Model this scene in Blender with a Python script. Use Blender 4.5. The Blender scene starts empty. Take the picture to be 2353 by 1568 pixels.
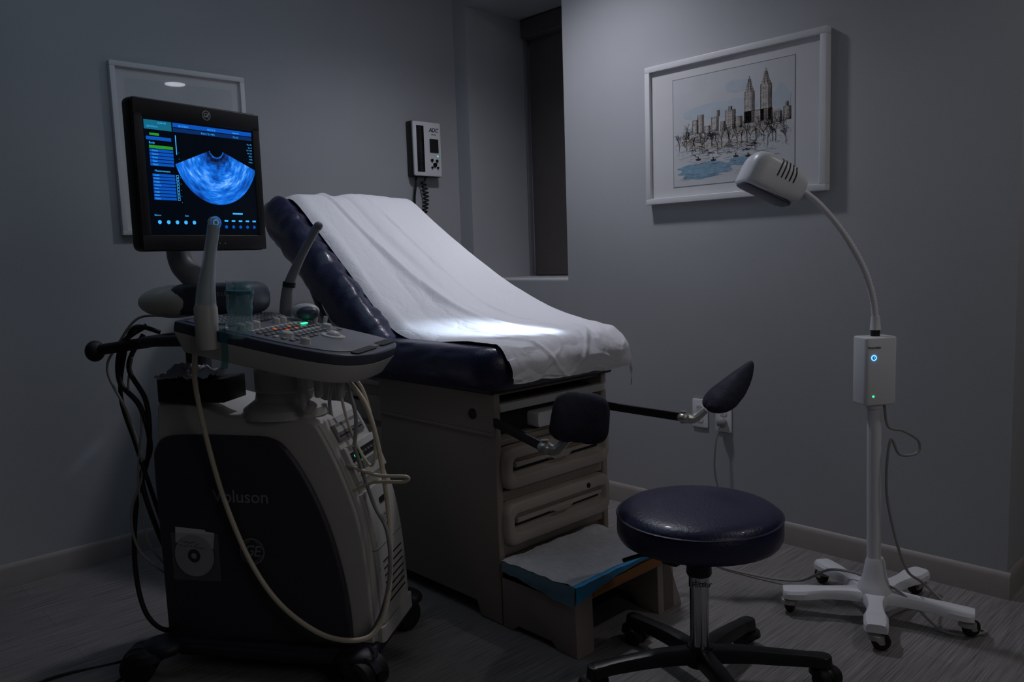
import bpy, bmesh, math, random
from mathutils import Vector, Matrix, noise
random.seed(7)
sc=bpy.context.scene
try:
    sc.view_settings.view_transform='Standard'
except Exception: pass
I4=Matrix.Identity(4)
V=Vector
# ---------------------------------------------------------------- materials
def lin(c):
    return tuple(((x/255)/12.92 if x/255<=0.04045 else ((x/255+0.055)/1.055)**2.4) for x in c)
MATS={}
def mat(name,col,rough=0.5,metal=0.0,emit=None,es=0.0,var=0.06,nscale=8.0,bump=0.0,bscale=40.0,alpha=1.0,coat=0.0,spec=0.5,trans=0.0):
    if name in MATS: return MATS[name]
    m=bpy.data.materials.new(name); m.use_nodes=True; nt=m.node_tree; b=nt.nodes['Principled BSDF']
    c=lin(col)
    b.inputs['Base Color'].default_value=(*c,1); b.inputs['Roughness'].default_value=rough; b.inputs['Metallic'].default_value=metal
    b.inputs['Specular IOR Level'].default_value=spec
    b.inputs['Coat Weight'].default_value=coat; b.inputs['Transmission Weight'].default_value=trans
    b.inputs['Alpha'].default_value=alpha
    tc=nt.nodes.new('ShaderNodeTexCoord')
    if var>0:
        n=nt.nodes.new('ShaderNodeTexNoise'); n.inputs['Scale'].default_value=nscale; n.inputs['Detail'].default_value=4
        nt.links.new(tc.outputs['Object'],n.inputs['Vector'])
        r=nt.nodes.new('ShaderNodeValToRGB')
        r.color_ramp.elements[0].position=0.3; r.color_ramp.elements[1].position=0.7
        r.color_ramp.elements[0].color=(*[x*(1-var) for x in c],1); r.color_ramp.elements[1].color=(*[min(1,x*(1+var)) for x in c],1)
        nt.links.new(n.outputs['Fac'],r.inputs['Fac']); nt.links.new(r.outputs['Color'],b.inputs['Base Color'])
    if bump>0:
        n2=nt.nodes.new('ShaderNodeTexNoise'); n2.inputs['Scale'].default_value=bscale; n2.inputs['Detail'].default_value=5
        nt.links.new(tc.outputs['Object'],n2.inputs['Vector'])
        bp=nt.nodes.new('ShaderNodeBump'); bp.inputs['Strength'].default_value=bump; bp.inputs['Distance'].default_value=0.01
        nt.links.new(n2.outputs['Fac'],bp.inputs['Height']); nt.links.new(bp.outputs['Normal'],b.inputs['Normal'])
    if emit is not None:
        b.inputs['Emission Color'].default_value=(*lin(emit),1); b.inputs['Emission Strength'].default_value=es
    MATS[name]=m; return m
# ---------------------------------------------------------------- geometry
def rot(ax,deg): return Matrix.Rotation(math.radians(deg),4,ax)
def T(x,y=None,z=None):
    return Matrix.Translation(V(x) if y is None else V((x,y,z)))
def basis(o,x,y):
    x=V(x).normalized(); y=V(y); y=(y-x*y.dot(x)).normalized(); z=x.cross(y)
    m=Matrix((x,y,z)).transposed().to_4x4(); m.translation=V(o); return m
def cat(pts,n=8,closed=False):
    P=[V(p) for p in pts]; out=[]; N=len(P)
    rng=range(N) if closed else range(N-1)
    for i in rng:
        if closed: a,b,c,d=P[(i-1)%N],P[i],P[(i+1)%N],P[(i+2)%N]
        else: a,b,c,d=P[max(i-1,0)],P[i],P[i+1],P[min(i+2,N-1)]
        for k in range(n):
            t=k/n; out.append(0.5*((2*b)+(c-a)*t+(2*a-5*b+4*c-d)*t*t+(3*b-a-3*c+d)*t**3))
    if not closed: out.append(P[-1])
    return out
def rrect(w,h,r,n=5,cx=0,cy=0):
    out=[]
    for (sx,sy,a0) in ((1,1,0),(-1,1,90),(-1,-1,180),(1,-1,270)):
        for k in range(n+1):
            a=math.radians(a0+90*k/n); out.append((cx+sx*(w/2-r)+r*math.cos(a),cy+sy*(h/2-r)+r*math.sin(a)))
    return out
def sm(a,b,x):
    t=min(1,max(0,(x-a)/(b-a))); return t*t*(3-2*t)
class G:
    def __init__(s,*mats): s.bm=bmesh.new(); s.mats=list(mats)
    def merge(s,b2,M=I4,mi=0):
        for f in b2.faces: f.material_index=mi
        b2.transform(M)
        me=bpy.data.meshes.new('tmp'); b2.to_mesh(me); b2.free(); s.bm.from_mesh(me); bpy.data.meshes.remove(me); return s
    def box(s,c,size,bev=0.0,M=I4,mi=0,seg=3,R=I4):
        b=bmesh.new(); bmesh.ops.create_cube(b,size=1); bmesh.ops.scale(b,vec=V(size),verts=b.verts)
        if bev>0: bmesh.ops.bevel(b,geom=b.edges[:],offset=min(bev,min(size)*0.49),segments=seg,profile=0.5,affect='EDGES')
        return s.merge(b,M@T(c)@R,mi)
    def cyl(s,p1,p2,r1,r2=None,seg=24,M=I4,mi=0,bev=0.0):
        r2=r1 if r2 is None else r2; p1=V(p1);p2=V(p2); d=p2-p1
        b=bmesh.new(); bmesh.ops.create_cone(b,cap_ends=True,cap_tris=False,segments=seg,radius1=r1,radius2=r2,depth=d.length)
        if bev>0:
            e=[e for e in b.edges if any(len(f.verts)==seg for f in e.link_faces)]
            bmesh.ops.bevel(b,geom=e,offset=bev,segments=3,profile=0.5,affect='EDGES')
        q=V((0,0,1)).rotation_difference(d.normalized()).to_matrix().to_4x4()
        return s.merge(b,M@T((p1+p2)/2)@q,mi)
    def sph(s,c,r,sc=(1,1,1),M=I4,mi=0,R=I4,u=24,v=14):
        b=bmesh.new(); bmesh.ops.create_uvsphere(b,u_segments=u,v_segments=v,radius=r); bmesh.ops.scale(b,vec=V(sc),verts=b.verts)
        return s.merge(b,M@T(c)@R,mi)
    def lathe(s,prof,c=(0,0,0),M=I4,mi=0,seg=40,sx=1,sy=1):
        b=bmesh.new(); rings=[]
        for (r,z) in prof:
            rings.append([b.verts.new((max(r,1e-4)*math.cos(2*math.pi*k/seg)*sx,max(r,1e-4)*math.sin(2*math.pi*k/seg)*sy,z)) for k in range(seg)])
        for a,c2 in zip(rings,rings[1:]):
            for k in range(seg): b.faces.new((a[k],a[(k+1)%seg],c2[(k+1)%seg],c2[k]))
        b.faces.new(list(reversed(rings[0]))); b.faces.new(rings[-1])
        bmesh.ops.recalc_face_normals(b,faces=b.faces)
        return s.merge(b,M@T(c),mi)
    def tube(s,pts,r,M=I4,mi=0,seg=10,n=8,smooth=True,rf=None):
        P=cat(pts,n) if smooth else [V(p) for p in pts]
        b=bmesh.new(); rings=[]; N=len(P)
        t0=(P[1]-P[0]).normalized(); up=V((0,0,1)) if abs(t0.z)<0.9 else V((1,0,0)); nrm=(up-t0*up.dot(t0)).normalized()
        for i in range(N):
            t=(P[min(i+1,N-1)]-P[max(i-1,0)]).normalized(); nrm=(nrm-t*nrm.dot(t)).normalized(); bi=t.cross(nrm)
            rr=r if rf is None else rf(i/(N-1))
            rings.append([b.verts.new(P[i]+(nrm*math.cos(2*math.pi*k/seg)+bi*math.sin(2*math.pi*k/seg))*rr) for k in range(seg)])
        for a,c2 in zip(rings,rings[1:]):
            for k in range(seg): b.faces.new((a[k],a[(k+1)%seg],c2[(k+1)%seg],c2[k]))
        b.faces.new(list(reversed(rings[0]))); b.faces.new(rings[-1])
        bmesh.ops.recalc_face_normals(b,faces=b.faces)
        return s.merge(b,M,mi)
    def prism(s,poly,z0,z1,M=I4,mi=0,bev=0.0,sc=1.0,seg=2):
        b=bmesh.new(); cx=sum(p[0] for p in poly)/len(poly); cy=sum(p[1] for p in poly)/len(poly)
        lo=[b.verts.new((cx+(p[0]-cx)*sc,cy+(p[1]-cy)*sc,z0)) for p in poly]; hi=[b.verts.new((p[0],p[1],z1)) for p in poly]
        n=len(poly); fl=b.faces.new(list(reversed(lo))); fh=b.faces.new(hi)
        for k in range(n): b.faces.new((lo[k],lo[(k+1)%n],hi[(k+1)%n],hi[k]))
        bmesh.ops.recalc_face_normals(b,faces=b.faces)
        if bev>0: bmesh.ops.bevel(b,geom=list(set(fl.edges[:]+fh.edges[:])),offset=bev,segments=seg,profile=0.5,affect='EDGES',clamp_overlap=True)
        return s.merge(b,M,mi)
    def rows(s,rows,M=I4,mi=0,caps=True,closed=True):
        b=bmesh.new(); R_=[[b.verts.new(p) for p in r] for r in rows]; n=len(R_[0])
        for A,B in zip(R_,R_[1:]):
            for k in range(n if closed else n-1): b.faces.new((A[k],A[(k+1)%n],B[(k+1)%n],B[k]))
        if caps: b.faces.new(R_[0]); b.faces.new(R_[-1])
        bmesh.ops.recalc_face_normals(b,faces=b.faces); return s.merge(b,M,mi)
    def flat(s,poly,M=I4,mi=0,z=0.0):
        b=bmesh.new(); b.faces.new([b.verts.new((p[0],p[1],z)) for p in poly]); return s.merge(b,M,mi)
    def line(s,pts,w,M=I4,mi=0,z=0.0):
        b=bmesh.new(); L=[]; P=[V((p[0],p[1])) for p in pts]
        for i,p in enumerate(P):
            d=(P[min(i+1,len(P)-1)]-P[max(i-1,0)]); d=d.normalized() if d.length>0 else V((1,0)); nn=V((-d.y,d.x))*w/2
            L.append((b.verts.new((p.x+nn.x,p.y+nn.y,z)),b.verts.new((p.x-nn.x,p.y-nn.y,z))))
        for a,c in zip(L,L[1:]): b.faces.new((a[0],a[1],c[1],c[0]))
        return s.merge(b,M,mi)
    def text(s,body,size,M,mi=0,ext=0.0004,shear=0.0,align='CENTER',bold=0.0):
        c=bpy.data.curves.new('tx','FONT'); c.body=body; c.size=size; c.extrude=ext; c.align_x=align; c.align_y='CENTER'; c.shear=shear; c.offset=bold; c.resolution_u=3
        o=bpy.data.objects.new('tx',c); me=bpy.data.meshes.new_from_object(o)
        b=bmesh.new(); b.from_mesh(me); bpy.data.objects.remove(o); bpy.data.curves.remove(c); bpy.data.meshes.remove(me)
        return s.merge(b,M,mi)
    def grid(s,fn,nu,nv,M=I4,mi=0):
        b=bmesh.new(); g=[[b.verts.new(fn(i/nu,j/nv)) for j in range(nv+1)] for i in range(nu+1)]
        for i in range(nu):
            for j in range(nv): b.faces.new((g[i][j],g[i+1][j],g[i+1][j+1],g[i][j+1]))
        return s.merge(b,M,mi)
def finish(g,name,ang=35,smooth=True):
    bm=g.bm; bm.normal_update()
    for f in bm.faces: f.smooth=smooth
    for e in bm.edges:
        if len(e.link_faces)==2:
            if e.calc_face_angle(0)>math.radians(ang): e.smooth=False
    me=bpy.data.meshes.new(name); bm.to_mesh(me); bm.free()
    for m in g.mats: me.materials.append(m)
    return me
def link(o): sc.collection.objects.link(o); return o
RM={}
def root(name,label,cat_,loc,rz=0.0,group=None):
    o=bpy.data.objects.new(name,None); link(o); o.matrix_world=T(loc)@rot('Z',rz); o.empty_display_size=0.1
    o['label']=label; o['category']=cat_
    if group: o['group']=group
    RM[o]=T(loc)@rot('Z',rz); return o
def part(parent,name,g,frame=I4,label=None,ang=35,smooth=True):
    rm=RM[parent]
    g.bm.transform(rm.inverted()@frame)
    me=finish(g,name,ang,smooth); o=bpy.data.objects.new(name,me); link(o); o.parent=parent; RM[o]=rm
    if label: o['label']=label
    return o
def solo(name,g,kind=None,ang=35):
    me=finish(g,name,ang); o=bpy.data.objects.new(name,me); link(o); RM[o]=I4
    if kind:o['kind']=kind
    return o
# ---------------------------------------------------------------- camera
f=1824.0; pitch=math.radians(6.13); az=math.radians(46.3); roll=math.radians(1.87)
C=V((-3.07,-3.62,1.25))
F=V((math.cos(az)*math.cos(pitch),math.sin(az)*math.cos(pitch),-math.sin(pitch)))
R0=V((math.sin(az),-math.cos(az),0)); U0=R0.cross(F)
R=R0*math.cos(roll)-U0*math.sin(roll); U=R.cross(F)
M=Matrix((R,U,-F)).transposed().to_4x4(); M.translation=C
cam=bpy.data.cameras.new('camera'); co=link(bpy.data.objects.new('camera',cam))
co.matrix_world=M; cam.lens=f/2353*36; cam.sensor_width=36; cam.clip_start=0.05; sc.camera=co
# ---------------------------------------------------------------- material palette
m_wall=mat('painted_wall',(175,177,181),0.75,var=0.03,nscale=2,bump=0.06,bscale=220)
m_wall_dk=mat('darkened_wall_paint',(110,110,112),0.85,var=0.03,nscale=2)  # wall paint darkened on the unseen walls to cut bounced light
m_ceil=mat('ceiling_paint',(140,140,144),0.9,var=0.02)  # unseen ceiling, colour darkened to cut bounced light
m_base=mat('baseboard_vinyl',(160,153,150),0.5,var=0.05)
m_white=mat('white_enamel',(232,232,236),0.35,var=0.02)
m_paint=mat('white_frame_paint',(215,215,218),0.4,var=0.02)
m_matb=mat('picture_mat_board',(208,208,210),0.8,var=0.02)
m_art=mat('art_paper',(196,199,202),0.8,var=0.03,nscale=12)
m_ink=mat('ink',(24,22,24),0.8,var=0)
m_brown=mat('brown_wash',(146,136,127),0.8,var=0.25,nscale=60)
m_brown2=mat('light_brown_wash',(182,176,169),0.8,var=0.12,nscale=60)
m_blue=mat('blue_wash',(128,162,184),0.8,var=0.15,nscale=40)
m_sky=mat('pale_blue_wash',(182,193,202),0.8,var=0.05,nscale=14)
m_navy=mat('navy_vinyl',(38,39,69),0.36,var=0.08,bump=0.16,bscale=120,coat=0.12)
m_black=mat('black_plastic',(22,22,24),0.4,var=0.05)
m_rub=mat('black_rubber',(15,15,16),0.6,var=0.05)
m_chrome=mat('chrome',(200,200,205),0.18,metal=1.0,var=0.02)
m_steel=mat('brushed_steel',(185,183,178),0.35,metal=0.7,var=0.05)
m_beige=mat('beige_laminate',(150,139,130),0.5,var=0.03,nscale=3)
m_beige2=mat('beige_drawer_plastic',(174,163,153),0.42,var=0.02)
m_dkgap=mat('recess_shade_dark_plastic',(26,25,28),0.7,var=0.05)  # near-black paints shade in gaps and slots; also colours small dark parts
m_grey=mat('light_grey_plastic',(198,195,191),0.42,var=0.02)
m_grey2=mat('mid_grey_plastic',(124,124,127),0.45,var=0.04)
m_slate=mat('dark_slate_plastic',(58,59,69),0.5,var=0.05,bump=0.04,bscale=300)
m_slate2=mat('blue_grey_trim',(70,73,88),0.4,var=0.04)
m_slate3=mat('dark_base_plastic',(34,35,46),0.5,var=0.05)
m_cream=mat('cream_cable',(216,203,182),0.45,var=0.04)
m_gcab=mat('grey_cable',(150,148,146),0.5,var=0.04)
m_letter=mat('silver_lettering',(145,147,156),0.5,var=0)
m_letter2=mat('bright_silver_print',(235,236,240),0.5,var=0)
m_sheath=mat('clear_sheath',(205,222,232),0.2,alpha=0.5,var=0.05,nscale=30)
m_teal=mat('teal_translucent',(150,205,214),0.18,alpha=0.36,var=0.25,nscale=30)
m_tealt=mat('teal_tape',(30,115,125),0.4,alpha=0.75,var=0.05)
m_tissue=mat('tissue_paper',(200,202,208),0.8,var=0.05)
m_tblue=mat('blue_pad_film',(40,148,200),0.35,var=0.08,nscale=20)
m_tblue2=mat('pale_blue_pad_film',(110,150,168),0.35,var=0.12,nscale=20,alpha=.8)
m_pad=mat('absorbent_pad',(226,226,230),0.8,var=0.05,nscale=25,bump=0.5,bscale=50)
m_orange=mat('orange_lip',(160,104,42),0.5,var=0.05)
m_led_g=mat('green_led',(20,200,120),0.4,emit=(60,255,170),es=2,var=0)
m_led_b=mat('blue_led',(40,120,255),0.4,emit=(90,180,255),es=4,var=0)
m_led_o=mat('orange_key_light',(190,90,40),0.4,emit=(255,110,40),es=0.4,var=0)
m_blind=mat('roller_blind',(86,80,80),0.85,var=0.04,bump=0.1,bscale=300)
m_pane=mat('dark_window_glass',(12,13,16),0.1,var=0)  # plain near-black pane behind the blind
m_screenbg=mat('screen_black',(4,6,10),0.25,emit=(2,8,20),es=0.6,var=0)
m_sblue=mat('screen_blue',(10,40,90),0.3,emit=(8,85,190),es=0.9,var=0)
m_sdim=mat('screen_dim_blue',(10,30,60),0.3,emit=(8,55,120),es=0.6,var=0)
m_scyan=mat('screen_cyan',(30,90,160),0.3,emit=(60,175,255),es=1.1,var=0)
m_steal=mat('screen_teal',(10,80,100),0.3,emit=(20,110,140),es=0.8,var=0)
m_sgreen=mat('screen_green',(20,90,40),0.3,emit=(40,150,50),es=0.9,var=0)
m_boot=mat('dark_fabric_cover',(32,35,52),0.7,var=0.12,nscale=30,bump=0.25,bscale=40)
m_disc=mat('disc_face',(176,174,177),.35,metal=.1,var=.05)
m_pouch=mat('clear_pouch',(160,160,170),.15,alpha=.2,var=0,bump=.6,bscale=30)
def glass_mat():
    m=bpy.data.materials.new('picture_glass'); m.use_nodes=True; nt=m.node_tree; nt.nodes.remove(nt.nodes['Principled BSDF'])
    t=nt.nodes.new('ShaderNodeBsdfTransparent'); g_=nt.nodes.new('ShaderNodeBsdfGlossy'); g_.inputs['Roughness'].default_value=.015
    fr=nt.nodes.new('ShaderNodeFresnel'); fr.inputs['IOR'].default_value=1.4; mx=nt.nodes.new('ShaderNodeMixShader')
    ge=nt.nodes.new('ShaderNodeNewGeometry'); s1=nt.nodes.new('ShaderNodeMath'); s1.operation='SUBTRACT'; s1.inputs[0].default_value=1
    m1=nt.nodes.new('ShaderNodeMath'); m1.operation='MULTIPLY'
    nt.links.new(ge.outputs['Backfacing'],s1.inputs[1]); nt.links.new(s1.outputs[0],m1.inputs[0]); nt.links.new(fr.outputs[0],m1.inputs[1])
    nt.links.new(m1.outputs[0],mx.inputs[0]); nt.links.new(t.outputs[0],mx.inputs[1]); nt.links.new(g_.outputs[0],mx.inputs[2])
    nt.links.new(mx.outputs[0],nt.nodes['Material Output'].inputs[0]); return m
m_glass=glass_mat()
def floor_mat():
    m=bpy.data.materials.new('streaked_vinyl_floor'); m.use_nodes=True; nt=m.node_tree; b=nt.nodes['Principled BSDF']
    tc=nt.nodes.new('ShaderNodeTexCoord'); mp=nt.nodes.new('ShaderNodeMapping'); mp.inputs['Scale'].default_value=(2.0,90,1)
    n=nt.nodes.new('ShaderNodeTexNoise'); n.inputs['Scale'].default_value=2.2; n.inputs['Detail'].default_value=6; n.inputs['Roughness'].default_value=0.65
    nt.links.new(tc.outputs['Object'],mp.inputs['Vector']); nt.links.new(mp.outputs['Vector'],n.inputs['Vector'])
    r=nt.nodes.new('ShaderNodeValToRGB'); r.color_ramp.elements[0].position=0.32; r.color_ramp.elements[1].position=0.7
    r.color_ramp.elements[0].color=(*lin((98,94,94)),1); r.color_ramp.elements[1].color=(*lin((166,161,160)),1)
    br=nt.nodes.new('ShaderNodeTexBrick'); br.inputs['Scale'].default_value=1; br.inputs['Brick Width'].default_value=1.2; br.inputs['Row Height'].default_value=0.18; br.inputs['Mortar Size'].default_value=0.0012
    br.inputs['Color1'].default_value=(1,1,1,1); br.inputs['Color2'].default_value=(.9,.9,.9,1); br.inputs['Mortar'].default_value=(.65,.65,.65,1)
    nt.links.new(tc.outputs['Object'],br.inputs['Vector'])
    mx=nt.nodes.new('ShaderNodeMix'); mx.data_type='RGBA'; mx.blend_type='MULTIPLY'; mx.inputs[0].default_value=1
    nt.links.new(n.outputs['Fac'],r.inputs['Fac']); nt.links.new(r.outputs['Color'],mx.inputs[6]); nt.links.new(br.outputs['Color'],mx.inputs[7])
    nt.links.new(mx.outputs[2],b.inputs['Base Color']); b.inputs['Roughness'].default_value=0.5
    bp=nt.nodes.new('ShaderNodeBump'); bp.inputs['Strength'].default_value=0.15; bp.inputs['Distance'].default_value=0.003
    nt.links.new(n.outputs['Fac'],bp.inputs['Height']); nt.links.new(bp.outputs['Normal'],b.inputs['Normal'])
    return m
m_floor=floor_mat()
def paper_mat():
    m=bpy.data.materials.new('exam_paper'); m.use_nodes=True; nt=m.node_tree; b=nt.nodes['Principled BSDF']
    b.inputs['Base Color'].default_value=(*lin((238,237,242)),1); b.inputs['Roughness'].default_value=0.6
    tc=nt.nodes.new('ShaderNodeTexCoord'); mp=nt.nodes.new('ShaderNodeMapping'); mp.inputs['Scale'].default_value=(1,0.55,0.7)
    n=nt.nodes.new('ShaderNodeTexNoise'); n.inputs['Scale'].default_value=7; n.inputs['Detail'].default_value=5
    n3=nt.nodes.new('ShaderNodeTexNoise'); n3.inputs['Scale'].default_value=420; n3.inputs['Detail'].default_value=2
    nt.links.new(tc.outputs['Object'],mp.inputs['Vector']); 
    for q in (n,n3): nt.links.new(mp.outputs['Vector'],q.inputs['Vector'])
    ad=nt.nodes.new('ShaderNodeMix'); ad.data_type='RGBA'; ad.inputs[0].default_value=0.16
    nt.links.new(mp.outputs['Vector'],ad.inputs[6]); nt.links.new(n.outputs['Color'],ad.inputs[7])
    prev=n.outputs['Fac']
    for (s_,w_,k_) in ((4.5,.06,3.0),(11,.06,1.3),(24,.08,.4)):
        v=nt.nodes.new('ShaderNodeTexVoronoi'); v.feature='DISTANCE_TO_EDGE'; v.inputs['Scale'].default_value=s_
        nt.links.new(ad.outputs[2],v.inputs['Vector'])
        ma=nt.nodes.new('ShaderNodeMath'); ma.operation='MINIMUM'; ma.inputs[1].default_value=w_; nt.links.new(v.outputs['Distance'],ma.inputs[0])
        m2=nt.nodes.new('ShaderNodeMath'); m2.operation='MULTIPLY_ADD'; m2.inputs[1].default_value=k_; nt.links.new(ma.outputs[0],m2.inputs[0]); nt.links.new(prev,m2.inputs[2]); prev=m2.outputs[0]
    m3=nt.nodes.new('ShaderNodeMath'); m3.operation='MULTIPLY_ADD'; m3.inputs[1].default_value=0.04; nt.links.new(n3.outputs['Fac'],m3.inputs[0]); nt.links.new(prev,m3.inputs[2])
    bp=nt.nodes.new('ShaderNodeBump'); bp.inputs['Strength'].default_value=0.48; bp.inputs['Distance'].default_value=0.014
    nt.links.new(m3.outputs[0],bp.inputs['Height']); nt.links.new(bp.outputs['Normal'],b.inputs['Normal'])
    return m
m_paper=paper_mat()
def fan_mat():
    m=bpy.data.materials.new('ultrasound_image'); m.use_nodes=True; nt=m.node_tree; b=nt.nodes['Principled BSDF']
    b.inputs['Base Color'].default_value=(0.01,0.01,0.02,1)
    uv=nt.nodes.new('ShaderNodeAttribute'); uv.attribute_name='polar'
    def nz(scale,sc2,det):
        mp=nt.nodes.new('ShaderNodeMapping'); mp.inputs['Scale'].default_value=sc2
        n=nt.nodes.new('ShaderNodeTexNoise'); n.inputs['Scale'].default_value=scale; n.inputs['Detail'].default_value=det; n.inputs['Roughness'].default_value=0.6
        nt.links.new(uv.outputs['Vector'],mp.inputs['Vector']); nt.links.new(mp.outputs['Vector'],n.inputs['Vector']); return n
    n1=nz(2.4,(1.0,3.2,1),2); n2=nz(7,(.8,18,1),4)
    sx=nt.nodes.new('ShaderNodeSeparateXYZ'); nt.links.new(uv.outputs['Vector'],sx.inputs[0])
    a=nt.nodes.new('ShaderNodeMath'); a.operation='MULTIPLY'; nt.links.new(n1.outputs['Fac'],a.inputs[0]); nt.links.new(n2.outputs['Fac'],a.inputs[1])
    g=nt.nodes.new('ShaderNodeValToRGB'); nt.links.new(sx.outputs['Y'],g.inputs['Fac'])
    e=g.color_ramp.elements; e[0].position=0; e[0].color=(1,1,1,1); e[1].position=1; e[1].color=(.85,.85,.85,1)
    x=e.new(0.05); x.color=(.3,.3,.3,1); x=e.new(0.25); x.color=(.85,.85,.85,1); x=e.new(0.55); x.color=(1.2,1.2,1.2,1)
    a2=nt.nodes.new('ShaderNodeMath'); a2.operation='MULTIPLY'; nt.links.new(a.outputs[0],a2.inputs[0]); nt.links.new(g.outputs['Color'],a2.inputs[1])
    r=nt.nodes.new('ShaderNodeValToRGB'); nt.links.new(a2.outputs[0],r.inputs['Fac'])
    e=r.color_ramp.elements; e[0].position=0.09; e[0].color=(*lin((2,10,30)),1); e[1].position=0.50; e[1].color=(*lin((160,220,255)),1)
    x=e.new(0.17); x.color=(*lin((4,70,165)),1); x=e.new(0.30); x.color=(*lin((14,125,245)),1)
    nt.links.new(r.outputs['Color'],b.inputs['Emission Color']); b.inputs['Emission Strength'].default_value=1.05
    return m
m_fan=fan_mat()
# ---------------------------------------------------------------- room
def wallbox(name,boxes,m):
    g=G(m)
    for (a,b) in boxes:
        a=V(a);b=V(b); g.box((a+b)/2,(abs(b.x-a.x),abs(b.y-a.y),abs(b.z-a.z)))
    return solo(name,g,kind='structure')
HC=2.85
wallbox('floor',[((-4.6,-5.6,-0.1),(2.6,0.2,0))],m_floor)
wallbox('ceiling',[((-4.6,-5.6,HC),(2.6,0.2,HC+0.1))],m_ceil)
wallbox('wall_left',[((-4.6,0,0),(0,0.15,HC))],m_wall)
wallbox('wall_right',[((0,-2.87,0),(0.56,-0.845,HC)),((0,-0.845,0),(0.56,-0.11,1.11)),((0,-0.845,2.66),(0.56,-0.11,HC)),((0,-0.11,0),(0.56,0.15,HC))],m_wall)
wallbox('wall_return',[((0.56,-2.87,0),(2.6,-2.72,HC))],m_wall)
wallbox('wall_side',[((-4.75,-5.6,0),(-4.6,0.15,HC))],m_wall_dk)
wallbox('wall_back',[((-4.6,-5.75,0),(2.6,-5.6,HC))],m_wall_dk)
wallbox('wall_far',[((2.6,-5.6,0),(2.75,-2.72,HC))],m_wall_dk)
def baseb(name,a,b,out):
    g=G(m_base); a=V(a);b=V(b); out=V(out); d=(b-a); L=d.length; d.normalize()
    Mx=basis(a,out,(0,0,1))
    prof=[(0,0),(0.012,0),(0.012,0.075),(0.009,0.085),(0.004,0.092),(0,0.095)]
    s=1 if out.cross(V((0,0,1))).dot(d)>0 else -1
    g.prism(prof,0,L*s,M=Mx); solo(name,g,kind='structure')
baseb('baseboard_left',(-4.6,0,0),(0,0,0),(0,-1,0))
baseb('baseboard_right',(0,-2.882,0),(0,-0.012,0),(-1,0,0))
baseb('baseboard_return',(-0.0,-2.87,0),(2.6,-2.87,0),(0,-1,0))
g=G(m_paint); g.box((0.25,-0.4775,1.115),(0.5,0.735,0.012),0.002); solo('trim_sill',g,kind='structure')
g=G(m_grey2)
for y in (-.119,-.836): g.box((.47,y,1.89),(.03,.016,1.54),.003)
solo('trim_frame',g,kind='structure')
g=G(m_pane,m_black); g.box((0.55,-0.4775,1.885),(0.01,0.735,1.55)); g.box((0.54,-0.4775,1.885),(0.02,0.03,1.55),mi=1); solo('window_1',g,kind='structure')
rb=root('roller_blind','dark grey roller blind pulled down inside window recess','blind',(0.49,-0.48,1.12))
g=G(m_blind); g.grid(lambda u,v:V((0.49+0.0015*math.sin(v*9),-0.130-0.695*u,1.135+1.46*v)),10,20); part(rb,'blind_fabric',g)
g=G(m_blind); g.box((0.49,-0.4775,1.135),(0.012,0.695,0.02),0.004); part(rb,'bottom_bar',g)
g=G(m_blind); g.box((0.475,-0.4775,2.60),(0.10,0.72,0.11),0.01); part(rb,'valance',g)
# ---------------------------------------------------------------- framed pictures
def frame_parts(r,M,W,H,fw,dep):
    g=G(m_paint)
    for (cx,cy,w,h) in ((0,H/2-fw/2,W,fw),(0,-H/2+fw/2,W,fw),(-W/2+fw/2,0,fw,H-2*fw),(W/2-fw/2,0,fw,H-2*fw)):
        g.box((cx,cy,dep/2+0.001),(w,h,dep),0.002,M=M)
    part(r,'picture_frame',g)
    z=dep-0.014
    g=G(m_matb); g.box((0,0,z-0.004),(W-2*fw,H-2*fw,0.004),M=M); part(r,'mat_board',g)
    g=G(m_glass); g.flat([(-W/2+fw,-H/2+fw),(W/2-fw,-H/2+fw),(W/2-fw,H/2-fw),(-W/2+fw,H/2-fw)],M,0,dep-.005); part(r,'glass',g)
    return z-0.0018
pr=root('framed_picture','white-framed ink drawing of twin-towered skyline above park trees','picture',(0,-1.80,1.46))
MR=basis((0,-1.801,1.7695),(0,-1,0),(0,0,1))
zz=frame_parts(pr,MR,0.848,0.615,0.026,0.04)
W,H=0.57,0.465; MA=MR@T(0.005-W/2,-0.005-H/2,zz+0.0008)
g=G(m_art,m_ink,m_brown,m_blue,m_sky,m_brown2,m_grey2)
g.flat([(-.003,-.003),(W+.003,-.003),(W+.003,H+.003),(-.003,H+.003)],MA,6,-.0003)  # grey rim painted as the thin shadow line round the art paper
g.flat([(0,0),(W,0),(W,H),(0,H)],MA,0)
def st(pts,w=0.0013,mi=1,z=0.0012): g.line([(p[0]*W,p[1]*H) for p in pts],w*.9,MA,mi,z)
def fl(pts,mi,z=0.0004): g.flat([(p[0]*W,p[1]*H) for p in pts],MA,mi,z)
rnd=random.Random(3)
def blob(cx,cy,rx,ry,mi,z=0.0004,n=18):
    P=cat([(cx+rx*(0.75+.4*rnd.random())*math.cos(2*math.pi*k/n),cy+ry*(0.75+.4*rnd.random())*math.sin(2*math.pi*k/n),0) for k in range(n)],3,True)
    fl([(p.x,p.y) for p in P],mi,z)
blob(.42,.66,.34,.08,4); blob(.56,.84,.10,.06,4,0.00045); blob(.90,.66,.08,.12,4,0.0005)
blob(.28,.14,.26,.07,3); blob(.25,.10,.18,.05,3,0.00045); blob(.66,.18,.2,.04,3,0.0005)
blob(.4,.34,.25,.04,5,.00055); blob(.62,.44,.30,.05,5,0.0006); blob(.2,.40,.14,.05,5,.00065)
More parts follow.
